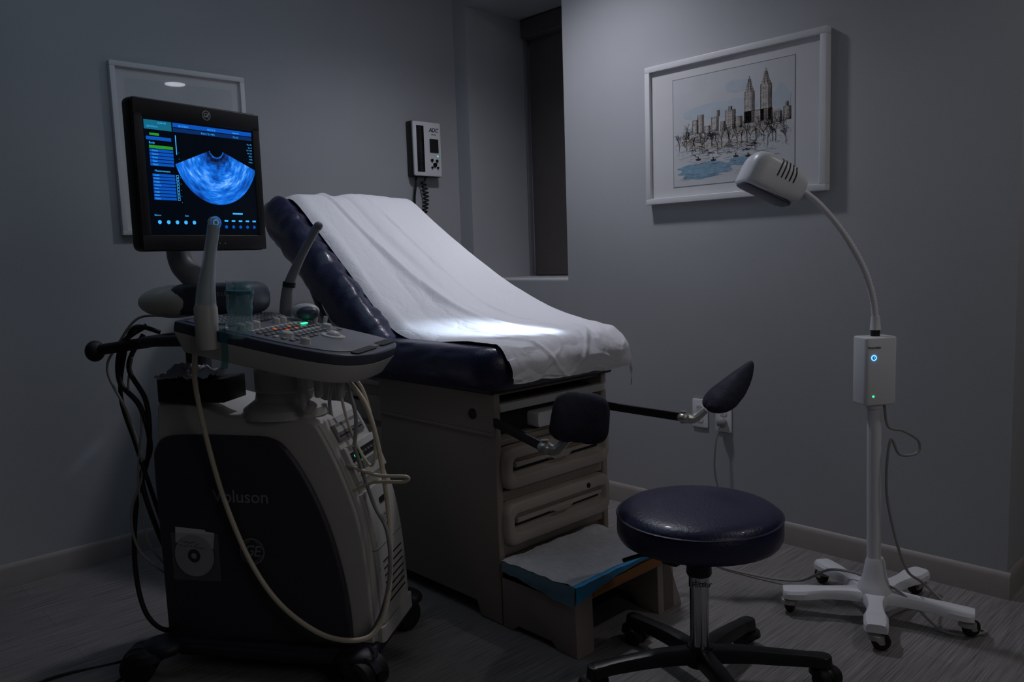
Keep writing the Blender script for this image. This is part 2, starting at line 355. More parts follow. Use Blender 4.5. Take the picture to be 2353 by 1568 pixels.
def tower(cx,top,w,base,cap=True,mi=2):
    x0,x1=cx-w/2,cx+w/2
    fl([(x0,base),(x1,base),(x1,top),(x0,top)],5,0.0007); fl([(x0+w*.70,base),(x1,base),(x1,top),(x0+w*.70,top)],mi,0.0008)
    st([(x0,base),(x0,top),(x1,top),(x1,base)],0.0015)
    nfl=int((top-base)/0.022); nw=max(2,int(w/0.016))
    for i in range(nfl):
        y=base+(i+.4)*(top-base)/nfl
        for k in range(nw):
            x=x0+(k+.5)*w/nw
            if rnd.random()<0.8: st([(x,y),(x,y+0.012)],0.0018)
        if i%3==0: st([(x0,y-0.004),(x1,y-0.004)],0.0008)
    for k in range(3): st([(x1-w*.10*k-.004,base),(x1-w*.10*k-.004,top)],0.0010)
    if cap:
        y=top; ww=w
        for k in range(5):
            ww*=0.77; h=0.021
            fl([(cx-ww/2,y),(cx+ww/2,y),(cx+ww/2,y+h),(cx-ww/2,y+h)],5,0.0009); fl([(cx+ww*.2,y),(cx+ww/2,y),(cx+ww/2,y+h),(cx+ww*.2,y+h)],2,0.00095); st([(cx-ww/2,y),(cx-ww/2,y+h),(cx+ww/2,y+h),(cx+ww/2,y)],.0014)
            st([(cx-ww*.2,y),(cx-ww*.2,y+h)],.0026); st([(cx+ww*.2,y),(cx+ww*.2,y+h)],.0026); y+=h
        st([(cx,y),(cx,y+0.03)],0.0018)
tower(.655,.77,.078,.50); tower(.785,.81,.084,.50)
fl([(.60,.48),(.90,.48),(.90,.58),(.60,.58)],5,0.00065)
tower(.725,.60,.22,.46,False)
tower(.20,.60,.05,.47,False); tower(.245,.64,.055,.47,False); tower(.37,.60,.06,.47,False); tower(.40,.655,.02,.60,False); tower(.50,.64,.085,.47,False); tower(.50,.67,.03,.64,False); tower(.565,.57,.06,.47,False); tower(.945,.59,.055,.48,False); tower(.945,.63,.02,.59,False); tower(.305,.53,.05,.45,False); tower(.12,.50,.05,.43,False); tower(.44,.55,.04,.46,False); tower(.88,.56,.05,.47,False)
def tree(x,y,h,a=90,d=0):
    if d>4 or h<0.006: return
    x2=x+h*math.cos(math.radians(a))*H/W; y2=y+h*math.sin(math.radians(a)); st([(x,y),((x+x2)/2+rnd.uniform(-.003,.003),(y+y2)/2),(x2,y2)],max(0.0007,0.0020-0.0004*d))
    for _ in range(3 if d<2 else 2): tree(x2,y2,h*rnd.uniform(.55,.82),a+rnd.uniform(-48,48),d+1)
for i in range(24): tree(.05+i*.039+rnd.uniform(-.02,.02),.29+rnd.uniform(-.03,.08),rnd.uniform(.04,.085))
for i in range(420):
    x=rnd.uniform(.03,.97); y=.26+rnd.random()*.24; l=rnd.uniform(.008,.03); a=rnd.uniform(0,3.14)
    st([(x,y),(x+l*math.cos(a)*.5,y+l*math.sin(a)*.6),(x+l*math.cos(a+.6),y+l*math.sin(a+.6))],0.0009)
for i in range(80):
    x=rnd.uniform(.15,.72); y=rnd.uniform(.25,.34); r=rnd.uniform(.01,.03)
    st([(x+r*math.cos(t),y+r*.6*math.sin(t)) for t in [k*.5 for k in range(7)]],0.0014)
for i in range(90):
    x=rnd.uniform(.05,.85); y=rnd.uniform(.06,.26); l=rnd.uniform(.02,.08); st([(x,y),(x+l,y+rnd.uniform(-.004,.004))],0.0008)
for (x,y) in ((.2,.24),(.33,.22),(.52,.23),(.62,.22)):
    fl([(x,y),(x+.05,y),(x+.04,y-.014),(x+.01,y-.014)],1,0.0013); fl([(x+.02,y),(x+.03,y),(x+.027,y+.025),(x+.022,y+.025)],1,0.0014)
st([(.05,.05),(.07,.07),(.08,.05),(.1,.065),(.12,.05),(.15,.06)],0.0009)
part(pr,'ink_drawing',g,smooth=False)
pl_=root('framed_picture','white-framed pale line drawing under reflective glass','picture',(-1.605,0,1.39))
ML=basis((-1.605,0,1.7525),(1,0,0),(0,0,1))
zz=frame_parts(pl_,ML,0.59,0.725,0.022,0.03)
g=G(m_art,m_gcab); g.flat([(-.236,-.30),(.236,-.30),(.236,.30),(-.236,.30)],ML,0,zz+0.0003)
for k in range(5):
    g.line([(p.x,p.y) for p in cat([(-.2+.05*k,.1-.03*k,0),(-.1+.03*k,.2-.02*k,0),(.02+.02*k,.12+.01*k,0),(.14,.2-.06*k,0),(.2,.05,0)],6)],0.0012,ML,1,zz+0.0008)
part(pl_,'line_drawing',g,smooth=False)
# ---------------------------------------------------------------- wall blood pressure monitor
bp=root('blood_pressure_monitor','black and white wall-mounted monitor with dark display and coiled cord','monitor',(-0.27,0,1.70))
MB=basis((-0.27,0,1.855),(1,0,0),(0,0,1))
g=G(m_black); g.box((0,0,0.025),(0.20,0.30,0.05),0.006,M=MB); part(bp,'housing',g)
g=G(m_white); g.prism(rrect(0.19,0.295,0.008),0.048,0.062,M=MB,bev=0.003); part(bp,'front_panel',g)
g=G(m_black,m_letter); g.box((-0.05,0.0,0.063),(0.05,0.25,0.004),0.001,M=MB)
for k in range(25): g.box((-0.05+(0.0 if k%5 else 0.003),-0.115+k*0.0096,0.0655),(0.012 if k%5 else 0.02,0.0012,0.001),M=MB,mi=1)
part(bp,'pressure_scale',g)
g=G(m_dkgap); g.prism(rrect(0.06,0.075,0.004),0.06,0.065,M=MB@T(0.045,0.02,0)); part(bp,'display',g)
g=G(m_black); g.text('ADC',0.03,MB@T(0.045,0.105,0.0625),shear=0.25,bold=0.0006); g.text('adview',0.012,MB@T(0.045,0.082,0.0625)); part(bp,'lettering',g)
for (x,y,r) in ((0.025,-0.06,.008),(0.06,-0.062,.008),(0.045,-0.085,.012),(0.025,-0.1,.006),(0.065,-0.1,.006)):
    g=G(m_black); g.cyl((x,y,0.06),(x,y,0.07),r,M=MB,seg=16); part(bp,'button',g)
g=G(m_led_g); g.cyl((0.07,-0.035,0.06),(0.07,-0.035,0.064),0.003,M=MB,seg=10); part(bp,'indicator_light',g)
g=G(m_rub); pts=[]
for k in range(220):
    t=k/220; a=t*2*math.pi*14; pts.append(V((-0.02+0.02*math.sin(t*5)+0.014*math.cos(a),-0.17-0.30*t,0.03+0.014*math.sin(a))))
pts=[V((0.03,-0.14,0.03)),V((0.0,-0.155,0.03))]+pts
g.tube(pts,0.004,M=MB,seg=6,smooth=False)
g.tube([(-0.06,-0.14,0.03),(-0.07,-0.20,0.03),(-0.075,-0.3,0.02),(-0.05,-0.4,0.02)],0.006,M=MB,seg=8)
part(bp,'coiled_cord',g)
# ---------------------------------------------------------------- outlets
def outlet(loc,xd,label):
    r=root('wall_outlet',label,'outlet',loc); Mo=basis(loc,xd,(0,0,1))
    g=G(m_white); g.prism(rrect(0.08,0.13,0.006),0,0.007,M=Mo,bev=0.002); part(r,'cover_plate',g)
    for s in (1,-1):
        g=G(m_white,m_dkgap); g.prism(rrect(0.036,0.03,0.012),0.006,0.0095,M=Mo@T(0,s*0.024,0))
        for dx in (-.007,.007): g.box((dx,s*0.024+.003,0.0096),(0.002,0.008,0.001),M=Mo,mi=1)
        g.cyl((0,s*0.024-.008,0.009),(0,s*0.024-.008,0.01),0.0025,M=Mo,mi=1,seg=10); part(r,'socket',g)
outlet((0,-1.635,0.51),(0,-1,0),'white double wall outlet above the baseboard')
outlet((0,-1.755,0.505),(0,-1,0),'white wall outlet with a cord plugged in')
outlet((-1.39,0,0.545),(1,0,0),'white double wall outlet behind the equipment cart')
# ---------------------------------------------------------------- exam table
tb=root('exam_table','navy upholstered exam table with raised back and beige drawer base','exam table',(-1.045,-1.2,0))
X0,X1=-1.335,-0.755; YF=-1.71; CX=(X0+X1)/2
g=G(m_beige,m_dkgap)
MYZ=basis((0,0,0),(0,1,0),(0,0,1))
sd=[(YF+.0,0.0),(YF+.0,0.80),(-1.04,0.79),(-1.04,0.05),(-1.58,0.05),(-1.60,0.0)]
g.prism(sd,X0,X0+0.03,M=MYZ,bev=0.010,seg=3); g.prism(sd,X1-0.03,X1,M=MYZ,bev=0.010,seg=3)
g.box((CX,-1.37,0.34),(X1-X0-0.05,0.62,0.60))
g.box((X0-0.003,-1.38,0.66),(0.012,0.64,0.012),0.003)
g.box((CX,-1.36,0.795),(X1-X0,0.66,0.02),0.004)
g.box((CX,YF+0.03,0.44),(X1-X0-0.05,0.04,0.035),0.005)
g.box((CX,YF+0.03,0.625),(X1-X0-0.05,0.04,0.02),0.004)
g.box((CX,YF+0.03,0.255),(X1-X0-0.05,0.04,0.05),0.005)
g.box((CX,-1.4,0.70),(X1-X0-0.06,0.5,0.12),mi=1)  # dark filler paints the shade inside the open bay
part(tb,'base_cabinet',g)
g=G(m_beige); g.box((CX,-0.66,0.40),(0.50,0.76,0.70),0.01); g.box((CX,-0.66,0.03),(0.44,0.70,0.06)); part(tb,'rear_cabinet',g)
for (zc,h) in ((0.66,0.10),(0.45,0.27),(0.19,0.20)):
    g=G(m_beige2); g.box((CX-0.255,-0.84,zc),(0.014,0.34,h),0.005); dr=part(tb,'side_door',g)
    g=G(m_dkgap); g.box((CX-0.263,-0.84,zc+h*0.3),(0.004,0.10,0.012),0.001); part(dr,'handle',g)
g=G(m_black); g.cyl((X0-0.006,-1.60,0.72),(X0+0.002,-1.60,0.72),0.018,seg=24,bev=0.002); part(tb,'side_knob',g)
def drawer(z0,z1,lock):
    w=X1-X0-0.038; h=z1-z0; Md=basis((CX,YF-0.0,(z0+z1)/2),(1,0,0),(0,0,1))
    g=G(m_beige2)
    P=rrect(w,h,0.042,9); Q=rrect(w-.060,h*.46,.020,9,0,.002); S=rrect(w-.085,h*.30,.014,9,0,.002)
    rows=[]
    for (k,kx,z) in ((1,1,-.03),(1,1,.006),(.985,.995,.014),(.95,.985,.021),(.88,.97,.026)): rows.append([(x*kx,y*k,z) for x,y in P])
    for (poly,z) in (([(x*1.01,y*1.06) for x,y in Q],.030),(Q,.028),([(x*.98,y*.92) for x,y in Q],.020),(S,.004)):
        rows.append([(x,y,z) for x,y in poly])
    g.rows(rows,Md); d=part(tb,'drawer',g,ang=50)
    g=G(m_beige2,m_dkgap)
    g.prism([(-w/2+.05,.018),(w/2-.05,.018),(w/2-.05,.006),(.06,.004),(.04,-.007),(-.03,-.007),(-.05,.004),(-w/2+.05,.002)],.004,.024,M=Md,bev=.003)
    g.prism([(-w/2+.05,-.001),(-.055,.001),(-.035,-.010),(.045,-.010),(.065,.001),(w/2-.05,.003),(w/2-.05,-.010),(-w/2+.05,-.015)],.004,.0048,M=Md,mi=1)  # dark inset painted as the shade under the pull
    part(d,'drawer_handle',g); 
    if lock: g=G(m_dkgap); g.cyl((0.14,h*.34,0.018),(0.14,h*.34,0.030),0.010,M=Md,seg=16); part(d,'drawer_lock',g)
drawer(0.465,0.612,False); drawer(0.270,0.422,True)
g=G(m_grey); g.prism([(-0.27,0),(0.27,0),(0.275,0.028),(-0.275,0.028)],-0.02,0.012,M=basis((CX,YF,0.735),(1,0,0),(0,0,1)),bev=0.004); part(tb,'front_rail',g)
g=G(m_white); g.prism(rrect(0.34,0.055,0.012),-0.10,0.0,M=basis((CX+0.09,YF+0.005,0.675),(1,0,0),(0,0,1)),bev=0.006); part(tb,'treatment_pan',g)
def cushion_from_profile(prof,x0,x1,r,name,nw=26,wr=0.0):
    P=[V((p[0],p[1])) for p in prof]; cen=sum(P,V((0,0)))/len(P)
    g=G(m_navy); rings=[]; n=len(P); xs=[]
    for i in range(13): xs.append(x0+r*(1-math.cos(math.pi/2*i/12)))
    for i in range(1,nw): xs.append(x0+r+(x1-x0-2*r)*i/nw)
    for i in range(13): xs.append(x1-r*(1-math.cos(math.pi/2*(12-i)/12)))
    for x in xs:
        e=min(x-x0,x1-x); ins=0 if e>=r else r-math.sqrt(max(0,r*r-(r-e)**2))
        if x<(x0+x1)/2: ins-=0.012*math.exp(-((e-.06)/.035)**2)-0.009*math.exp(-((e-.125)/.008)**2)
        ring=[]
        for k in range(n):
            p=P[k]; d=(P[(k+1)%n]-P[(k-1)%n]).normalized(); nn=V((d.y,-d.x))
            if nn.dot(p-cen)<0: nn=-nn
            pk=abs(math.sin((p.x*1.26+p.y)*26+2*noise.noise(V((x*4,p.x*5,0)))))**.35
            w_=wr*(noise.noise(V((x*9,p.x*16,p.y*16)))+.7*(pk-1)*(1 if e<.13 else .2))
            q=p-nn*(ins-w_); ring.append((x,q.x,q.y))
        rings.append(ring)
    g.rows(rings)
    return part(tb,name,g,ang=60)
def slab(p,q,r,n=8,m=10):
    p=V(p);q=V(q);d=(q-p).normalized(); a0=math.atan2(d.y,d.x); out=[]
    for k in range(m): out.append(p+ (q-p)*(k/m)+V((-d.y,d.x))*r)
    for k in range(n+1): a=a0+math.pi/2-math.pi*k/n; out.append(q+V((math.cos(a),math.sin(a)))*r)
    for k in range(1,m): out.append(q+(p-q)*(k/m)-V((-d.y,d.x))*r)
    for k in range(n+1): a=a0-math.pi/2-math.pi*k/n; out.append(p+V((math.cos(a),math.sin(a)))*r)
    return [(v.x,v.y) for v in out]
XC0,XC1=-1.43,-0.73
cushion_from_profile(slab((-1.12,0.90),(-0.39,1.45),0.08,m=44),XC0,XC1,0.06,'backrest',nw=40,wr=0.016)
g=G(m_navy)
def seatpoly(ins=0,wz=0):
    out=[]; r=0.12
    for k in range(9): a=math.radians(180+90*k/8); out.append((XC0+r+(r-ins)*math.cos(a),-1.80+r+(r-ins)*math.sin(a)))
    for k in range(9): a=math.radians(270+90*k/8); out.append((XC1-.02-r+(r-ins)*math.cos(a),-1.80+r+(r-ins)*math.sin(a)))
    out+=[(XC1-ins,-1.3),(XC1-.02-ins,-1.02)]
    for k in range(25):
        y=-1.02-.58*k/24; out.append((XC0+ins+(.02 if k==0 else 0)+.010*noise.noise(V((y*18,wz*7,0))),y))
    return out
rows=[]
for k in range(19):
    a=math.pi*k/18; z=.886-.072*math.cos(a); ins=.055*(1-math.sin(a)**.7)
    rows.append([(x,y,z) for x,y in seatpoly(ins,k/18)])
g.rows(rows); part(tb,'seat_cushion',g,ang=60)
g=G(m_black); g.box((CX,-1.36,0.808),(0.62,0.72,0.02),0.006); part(tb,'seat_frame',g)
g=G(m_grey2); g.tube([(-1.30,-0.75,0.90),(-1.30,-0.60,1.02),(-1.30,-0.48,1.20)],0.014); g.box((-1.30,-0.90,0.80),(0.03,0.28,0.05),0.008); part(tb,'backrest_support',g)
# paper
near=[(-.345,1.47),(-.36,1.52),(-.41,1.545),(-.47,1.53),(-.62,1.40),(-.80,1.257),(-.98,1.118),(-1.10,1.030),(-1.20,.985),(-1.35,.968),(-1.55,.966),(-1.70,.966),(-1.775,.955),(-1.812,.915),(-1.822,.87),(-1.82,.845)]
far=[(-.335,1.46),(-.35,1.515),(-.41,1.545),(-.49,1.528),(-.66,1.418),(-.82,1.318),(-.98,1.220),(-1.12,1.140),(-1.25,1.080),(-1.40,1.024),(-1.56,.988),(-1.68,.972),(-1.76,.958),(-1.815,.92),(-1.83,.87),(-1.825,.835)]
NP=cat([(p[0],p[1],0) for p in near],8); FP=cat([(p[0],p[1],0) for p in far],8)
def crease(x,y,s): return max(0,1-abs(noise.noise(V((x,y,s))))*7)
def paper(u,v):
    i=v*(len(NP)-1); a=int(min(i,len(NP)-2)); t=i-a
    pn=NP[a].lerp(NP[a+1],t); pf=FP[a].lerp(FP[a+1],t)
    w=min(1,u/0.9); k=w**0.9; p=pn.lerp(pf,k)
    x0=-1.375+.05*sm(0,.3,v)+.008*math.sin(v*7)-.035*sm(.55,.9,v); x1=-0.715-.05*sm(.55,.95,v)
    x=x0+(x1-x0)*w; y,z=p.x,p.y
    if w<0.08 and v<.86: z-=0.022*(1-w/0.08)**2*(1-.8*sm(.55,.7,v))
    if u>0.9:
        d=(u-0.9)/0.1; z-=0.08*d; x+=0.006*math.sin(d*3)
    env=math.sin(math.pi*min(1,max(0,(v-.02)/.96)))
    f1=0.013*math.sin(10*w+3.6*v+1.4)*env*(1-0.65*sm(.4,.8,v))*sm(0,.2,w)
    f0=0.015*math.exp(-((w-.28-.5*(v-.2))/.025)**2)*sm(.08,.2,v)*(1-sm(.5,.7,v)) - 0.010*math.exp(-((w-.40-.35*(v-.2))/.04)**2)*sm(.05,.2,v)*(1-sm(.45,.6,v))
    f0+=0.009*math.exp(-((w-.62-.3*(v-.3))/.020)**2)*sm(.15,.3,v)*(1-sm(.6,.75,v))
    fcr=0.008*math.exp(-((w-.15-.9*(v-.70))/.018)**2)*sm(.66,.72,v)+0.008*math.exp(-((w-.85+1.4*(v-.70))/.022)**2)*sm(.64,.72,v)
    f2=0.008*noise.noise(V((w*3.2,v*5,2.0)))+0.007*abs(noise.noise(V((w*6+v*4,v*7-w*3,5.0))))
    fr=.2+.8*sm(.6,.78,v)
    f3=fr*(0.008*abs(noise.noise(V((w*9+v*6,v*13,9.0))))+.0028*crease(w*5+v*6,v*9-w*3,3.3))
    lift=(f1+f2+f0+fcr)*(1.0 if v<.86 else 1-.45*sm(.86,.92,v))+f3+0.003
    h=sm(.83,.91,v)
    y-=max(0,lift)*1.0*h+.001*h
    z+=max(lift,-0.004*k if k>.3 else 0.002)*(1-h)
    if v>.95: z+=.006*noise.noise(V((w*7,0,4)))*(v-.95)/.05
    return V((x,y,z))
g=G(m_paper); g.grid(paper,150,340)
ps=root('exam_table_paper','crumpled white paper sheet draped over the exam table','paper',(-1.03,-1.2,0.96)); part(ps,'paper_sheet',g,ang=80)
# stirrups
def pad(c,along,width,L,Wd,Th,r,sh=0.75,tp=.22):
    g=G(m_boot); a=V(along).normalized(); w=V(width); w=(w-a*w.dot(a)).normalized(); n=a.cross(w)
    b=bmesh.new(); bmesh.ops.create_uvsphere(b,u_segments=44,v_segments=30,radius=1)
    sx=lambda q,e:math.copysign(abs(q)**e,q)
    for v in b.verts:
        x,y,z=v.co
        x2,y2,z2=sx(x,sh),sx(y,.85),sx(z,sh)
        taper=1-tp*z2
        px_=x2*Wd/2*taper; py=y2*Th/2*(1-0.35*z2); pz=z2*L/2
        py+=-0.45*Th*(x2*x2)+.12*Th*z2*z2
        ruf=0.0035*math.sin(math.atan2(y,x)*9)*sm(.4,1,-z2)
        v.co=V(c)+w*(px_*(1+ruf*20))+n*(py+0.002*noise.noise(V((px_*40,py*40,pz*40))))+a*(pz+ruf)
    bmesh.ops.recalc_face_normals(b,faces=b.faces); g.merge(b); return part(r,'padded_rest',g,ang=80)
def stirrup(p0,p1,j,pc,along,width,dims,**k):
    g=G(m_black); p0=V(p0);p1=V(p1); d=(p1-p0)
    Ms=basis(p0,d,(0,0,1)); g.box((d.length/2,0,0),(d.length,0.030,0.012),0.002,M=Ms)
    s=part(tb,'stirrup',g)
    g=G(m_steel); g.sph(p1,0.024,(1,1,.8)); g.tube([p1,V(p1)*.5+V(j)*.5+V((0,0,-.018)),j],0.015,rf=lambda t:0.020-0.006*t); g.cyl(V(p1)+V((0,0,-.02)),V(p1)+V((0,0,.024)),0.012); part(s,'stirrup_joint',g)
    pad(pc,along,width,*dims,s,**k)
stirrup((-1.31,-1.62,0.71),(-1.395,-1.995,0.675),(-1.36,-2.05,0.70),(-1.338,-2.085,0.770),(.10,-.10,1),(.72,-.69,0.12),(0.150,0.172,0.06),sh=.52,tp=.05)
stirrup((-.81,-1.62,0.685),(-.625,-1.965,0.635),(-.565,-2.02,0.66),(-.500,-2.085,0.748),(.60,-.60,.85),(.35,1,.25),(0.24,0.12,0.052),sh=.90,tp=.5)
# step : one moulded pull-out unit
sp=root('step_stool','beige plastic step in front of the exam table drawers','step',(-1.09,-1.88,0)); 
SX0,SX1=-1.335,-0.85
g=G(m_beige,m_dkgap)
g.prism([(SX0,-2.045),(SX1-.01,-2.045),(SX1+.015,-1.715),(SX0,-1.715)],0.165,0.226,bev=0.010,seg=3)
g.prism([(-2.05,.0),(-2.045,.20),(-1.715,.20),(-1.715,0.0),(-1.76,0.0),(-1.79,.022),(-1.94,.022),(-1.965,0.0)],SX0,SX0+0.085,M=MYZ,bev=0.006)
g.prism([(-2.05,.0),(-2.045,.19),(-1.715,.19),(-1.715,0.0),(-1.78,0.0),(-1.82,.04),(-1.93,.04),(-1.96,0.0)],SX1-0.06,SX1+0.035,M=MYZ,bev=0.006)
g.rows([[(SX1-.03,-2.045,.19),(SX1+.0,-2.045,.19),(SX1+.0,-1.73,.19),(SX1-.03,-1.73,.19)],[(SX1-.03,-2.05,.0),(SX1+.075,-2.05,.0),(SX1+.075,-1.73,.0),(SX1-.03,-1.73,.0)]])
g.box((CX+.0,-1.80,.09),(.42,.12,.17),.01,mi=1)  # dark block paints the shade inside the step's arch
part(sp,'step_body',g)
g=G(m_orange); g.box((-1.05,-2.048,0.192),(0.40,0.008,0.034),0.001); part(sp,'tread_edge',g)
pd=root('absorbent_pad','white absorbent pad with blue film edge laid on the step','pad',(-1.12,-1.88,0.23))
def pz(u,v): return 0.233+0.006*noise.noise(V((u*6,v*6,0)))+0.005*abs(noise.noise(V((u*13,v*10,3))))
def padf(u,v):
    x=-1.338+0.485*u; y=-1.722-0.318*v; return V((x,y,pz(u,v)))
g=G(m_pad); g.grid(padf,60,50); part(pd,'pad_sheet',g,ang=80)
def pade(u,v):
    x=-1.340+0.487*u
    y=-2.036-0.020*min(1,v*2.5); z=pz(u,1)+.0015 if v<.4 else pz(u,1)+.001-(v-.4)/.6*(0.048*(1-u)**2.2+0.007)
    return V((x,y+.004*noise.noise(V((u*9,v*2,1))),z))
g=G(m_tblue); g.grid(pade,50,10); part(pd,'blue_edge',g)
def pads(u,v):
    y=-1.735-.318*u; return V((-1.341-.006*math.sin(v*1.5),y,pz(0,u)-v*(.030+.035*u)+.004*noise.noise(V((u*8,0,4)))))
g=G(m_tblue2); g.grid(pads,40,8); part(pd,'side_film',g)
# ---------------------------------------------------------------- stool
SC=V((-1.205,-2.405,0))
sl=root('rolling_stool','round navy padded stool on chrome post and black five-star base','stool',SC)
FS=T(SC)
g=G(m_navy); R_=0.229
prof=[(0,.440),(.20,.440),(.222,.446),(.229,.460),(R_,.48),(.228,.508),(.220,.523),(.205,.533),(.18,.540),(.1,.546),(0,.548)]
g.lathe(prof,seg=64); g.lathe([(.2275,.5115),(.2305,.5125),(.2305,.5145),(.2265,.5155)],seg=64); part(sl,'padded_seat',g,FS,ang=60)
g=G(m_black); g.cyl((0,0,.415),(0,0,.442),.15,seg=40,bev=.004); g.box((-.05,.02,.405),(.14,.05,.03),.005); g.cyl((0,0,.34),(0,0,.42),.036,.032); g.tube([(-.03,0,.412),(-.12,.09,.405),(-.19,.12,.40)],.006); part(sl,'seat_plate',g,FS)
g=G(m_chrome,m_black); g.cyl((0,0,.10),(0,0,.36),.0265,seg=32); g.cyl((0,0,.335),(0,0,.40),.034,seg=32,mi=1); g.cyl((0,0,.355),(0,0,.30),.029,seg=32); part(sl,'chrome_post',g,FS)
g=G(m_black); g.text('Ritter',0.024,FS@basis((-.0205,-.0215,.316),(.69,-.72,0),(0,0,1))@T(0,0,.0008),shear=.1); part(sl,'lettering',g)
g=G(m_black); g.cyl((0,0,.07),(0,0,.125),.045,.036,seg=32,bev=.004); part(sl,'hub',g,FS)
def caster(parent,c,r,w,ang,frame,top,fm,wm,twin=True):
    Mc=frame@T(c)@rot('Z',ang)
    g=G(fm); g.cyl((0,0,r*1.3),(0,0,top),.007,seg=12); 
    g.lathe([(w*.25,r*1.2),(w*.8,r*1.3),(w*.75,r*1.75),(w*.3,r*2.0)],seg=20)
    if not twin:
        for s in (1,-1): g.prism([(-.012,r*1.5),(.012,r*1.5),(r*.6+.006,r*.9),(r*.6,r*.8),(r*.2,r*.9)],s*w*.55-.0015,s*w*.55+.0015,M=basis((0,0,0),(1,0,0),(0,0,1)))
        g.cyl((r*.5,-w*.6,r),(r*.5,w*.6,r),.004,seg=10)
    else:
        g.prism([(r*.5+math.cos(a)*r*1.08,r+math.sin(a)*r*1.08) for a in [math.radians(20+k*15) for k in range(10)]],-w*.2,w*.2,M=basis((0,0,0),(1,0,0),(0,0,1)),bev=.001)
    cp=part(parent,'caster',g,Mc)
    g=G(wm,fm)
    for s in ((1,-1) if twin else (0,)):
        ww=w*.32 if twin else w*.38; yc=s*w*.42
        g.lathe([(r*.25,-ww),(r*.8,-ww),(r,-ww*.6),(r,ww*.6),(r*.8,ww),(r*.25,ww)],M=T(r*.5,yc,r)@rot('X',90),seg=28)
        g.cyl((r*.5,yc-ww*1.05,r),(r*.5,yc+ww*1.05,r),r*.35,seg=16,mi=1 if not twin else 0)
    part(cp,'wheel',g,Mc)
def arm(g,pts,wf,hf,Mk):
    rows=[]
    for p in cat(pts,5):
        w=wf(p.x); h=hf(p.x); rows.append([(p.x,y*w,p.z+z*h) for (y,z) in ((-1,-1),(-1,.2),(-.8,.85),(-.5,1),(.5,1),(.8,.85),(1,.2),(1,-1))])
    g.rows(rows,Mk)
for k in range(5):
    a,L=((142,.31),(74,.32),(4,.31),(-46,.355),(238,.30))[k]; Mk=FS@rot('Z',a)
    g=G(m_black); arm(g,[(0.02,0,.10),(.12,0,.098),(.22,0,.088),(L,0,.075)],lambda x:.026-.006*x/L if x<L-.03 else .024,lambda x:.022-.006*x/L,I4)
    g.cyl((L-.005,0,.055),(L-.005,0,.088),.026,.022,seg=20,bev=.003)
    part(sl,'leg',g,Mk)
    caster(sl,(L-.005,0,0),.028,.05,(30,200,80,-60,150)[k],Mk,.07,m_black,m_rub)
# ---------------------------------------------------------------- exam light
LC=V((-0.46,-2.60,0)); FL=T(LC)
el=root('exam_light','white gooseneck exam light on wheeled stand','lamp',LC)
Mp=basis(LC,R0,(0,0,1))
LEGS=((203,.215),(286,.27),(354,.31),(56,.30),(121,.27))
g=G(m_white); g.lathe([(.055,.070),(.055,.108),(.046,.125),(.036,.16),(.031,.20),(.026,.215)],seg=40,M=FL)
for (a,L) in LEGS:
    arm(g,[(0,0,.092),(.07,0,.089),(.16,0,.083),(L-.03,0,.076),(L+.02,0,.074)],lambda x:(.036-.006*max(0,(x-L)/.02) if x>L-.05 else max(.026,.055-.030*math.sin(min(1,x/L*1.2)*2.6))),lambda x:.018-.004*x/L,FL@rot('Z',a))
part(el,'base',g)
for i,(a,L) in enumerate(LEGS):
    caster(el,(L,0,0),.028,.034,(100,40,160,10,250)[i],FL@rot('Z',a),.062,m_steel,m_rub,False)
g=G(m_white); g.cyl((-.004,.19,0),(-.012,.76,0),.0215,seg=28,M=Mp); g.cyl((-.011,.72,0),(-.012,.745,0),.026,seg=28,M=Mp); part(el,'pole',g)
Mbr=T(V(LC)+R0*(-.013))@rot('Z',math.degrees(math.atan2(R0.y,R0.x))+8)
g=G(m_white); g.prism(rrect(.110,.080,.014,5),.735,.955,M=Mbr,bev=.006,seg=3)
pb=part(el,'power_box',g)
Mbx=Mbr@basis((0,-.0403,0),(1,0,0),(0,0,1))
g=G(m_black); g.text('WelchAllyn',.0095,Mbx@T(-.026,.922,.0004)); part(pb,'lettering',g)
g=G(m_led_b,m_sdim); g.lathe([(.0085,0),(.0085,.001),(.0065,.001),(.0065,0)],M=Mbx@T(-.028,.89,.0005),seg=24); g.cyl((0,0,0),(0,0,.0008),.0062,M=Mbx@T(-.028,.89,.0),mi=1,seg=20); g.box((-.028,.891,.001),(.0015,.006,.001),M=Mbx); part(pb,'power_button',g)
g=G(m_led_g); g.cyl((-.028,.765,0),(-.028,.765,.001),.003,M=Mbx,seg=12); part(pb,'indicator_light',g)
g=G(m_white,m_rub); g.cyl((-.012,.975,0),(-.012,1.02,0),.0165,.013,seg=24,M=Mp); g.cyl((-.012,.95,0),(-.012,.978,0),.014,seg=24,M=Mp,mi=1)
goose=cat([(-.012,1.0,0),(-.020,1.07,0),(-.045,1.155,0),(-.085,1.235,0),(-.135,1.31,0),(-.19,1.375,0),(-.235,1.415,0),(-.262,1.43,0)],16)
NG=len(goose)-1
g.tube(goose,.009,M=Mp,seg=14,smooth=False,rf=lambda t:0.0108-0.002*t+(0.0011*(-1)**int(round(t*NG)) if t<.55 else 0))
part(el,'gooseneck',g,ang=80)
Mh=Mp@T(-.345,1.456,0)@rot('Z',-27)
def headpt(x,y,z,k=1.0):
    p=3.8; d=(abs(x)**p+abs(y)**p+abs(z)**p)**(1/p); x/=d;y/=d;z/=d
    tap=1-0.20*x-.12*max(0,x)**2
    yy=y*.067*tap*k+.006*x; zz=z*.074*(1-.14*x)*k
    if yy<-.042: yy=-.042-(yy+.042)*-.25
    return V((x*.100,yy,zz))
g=G(m_white)
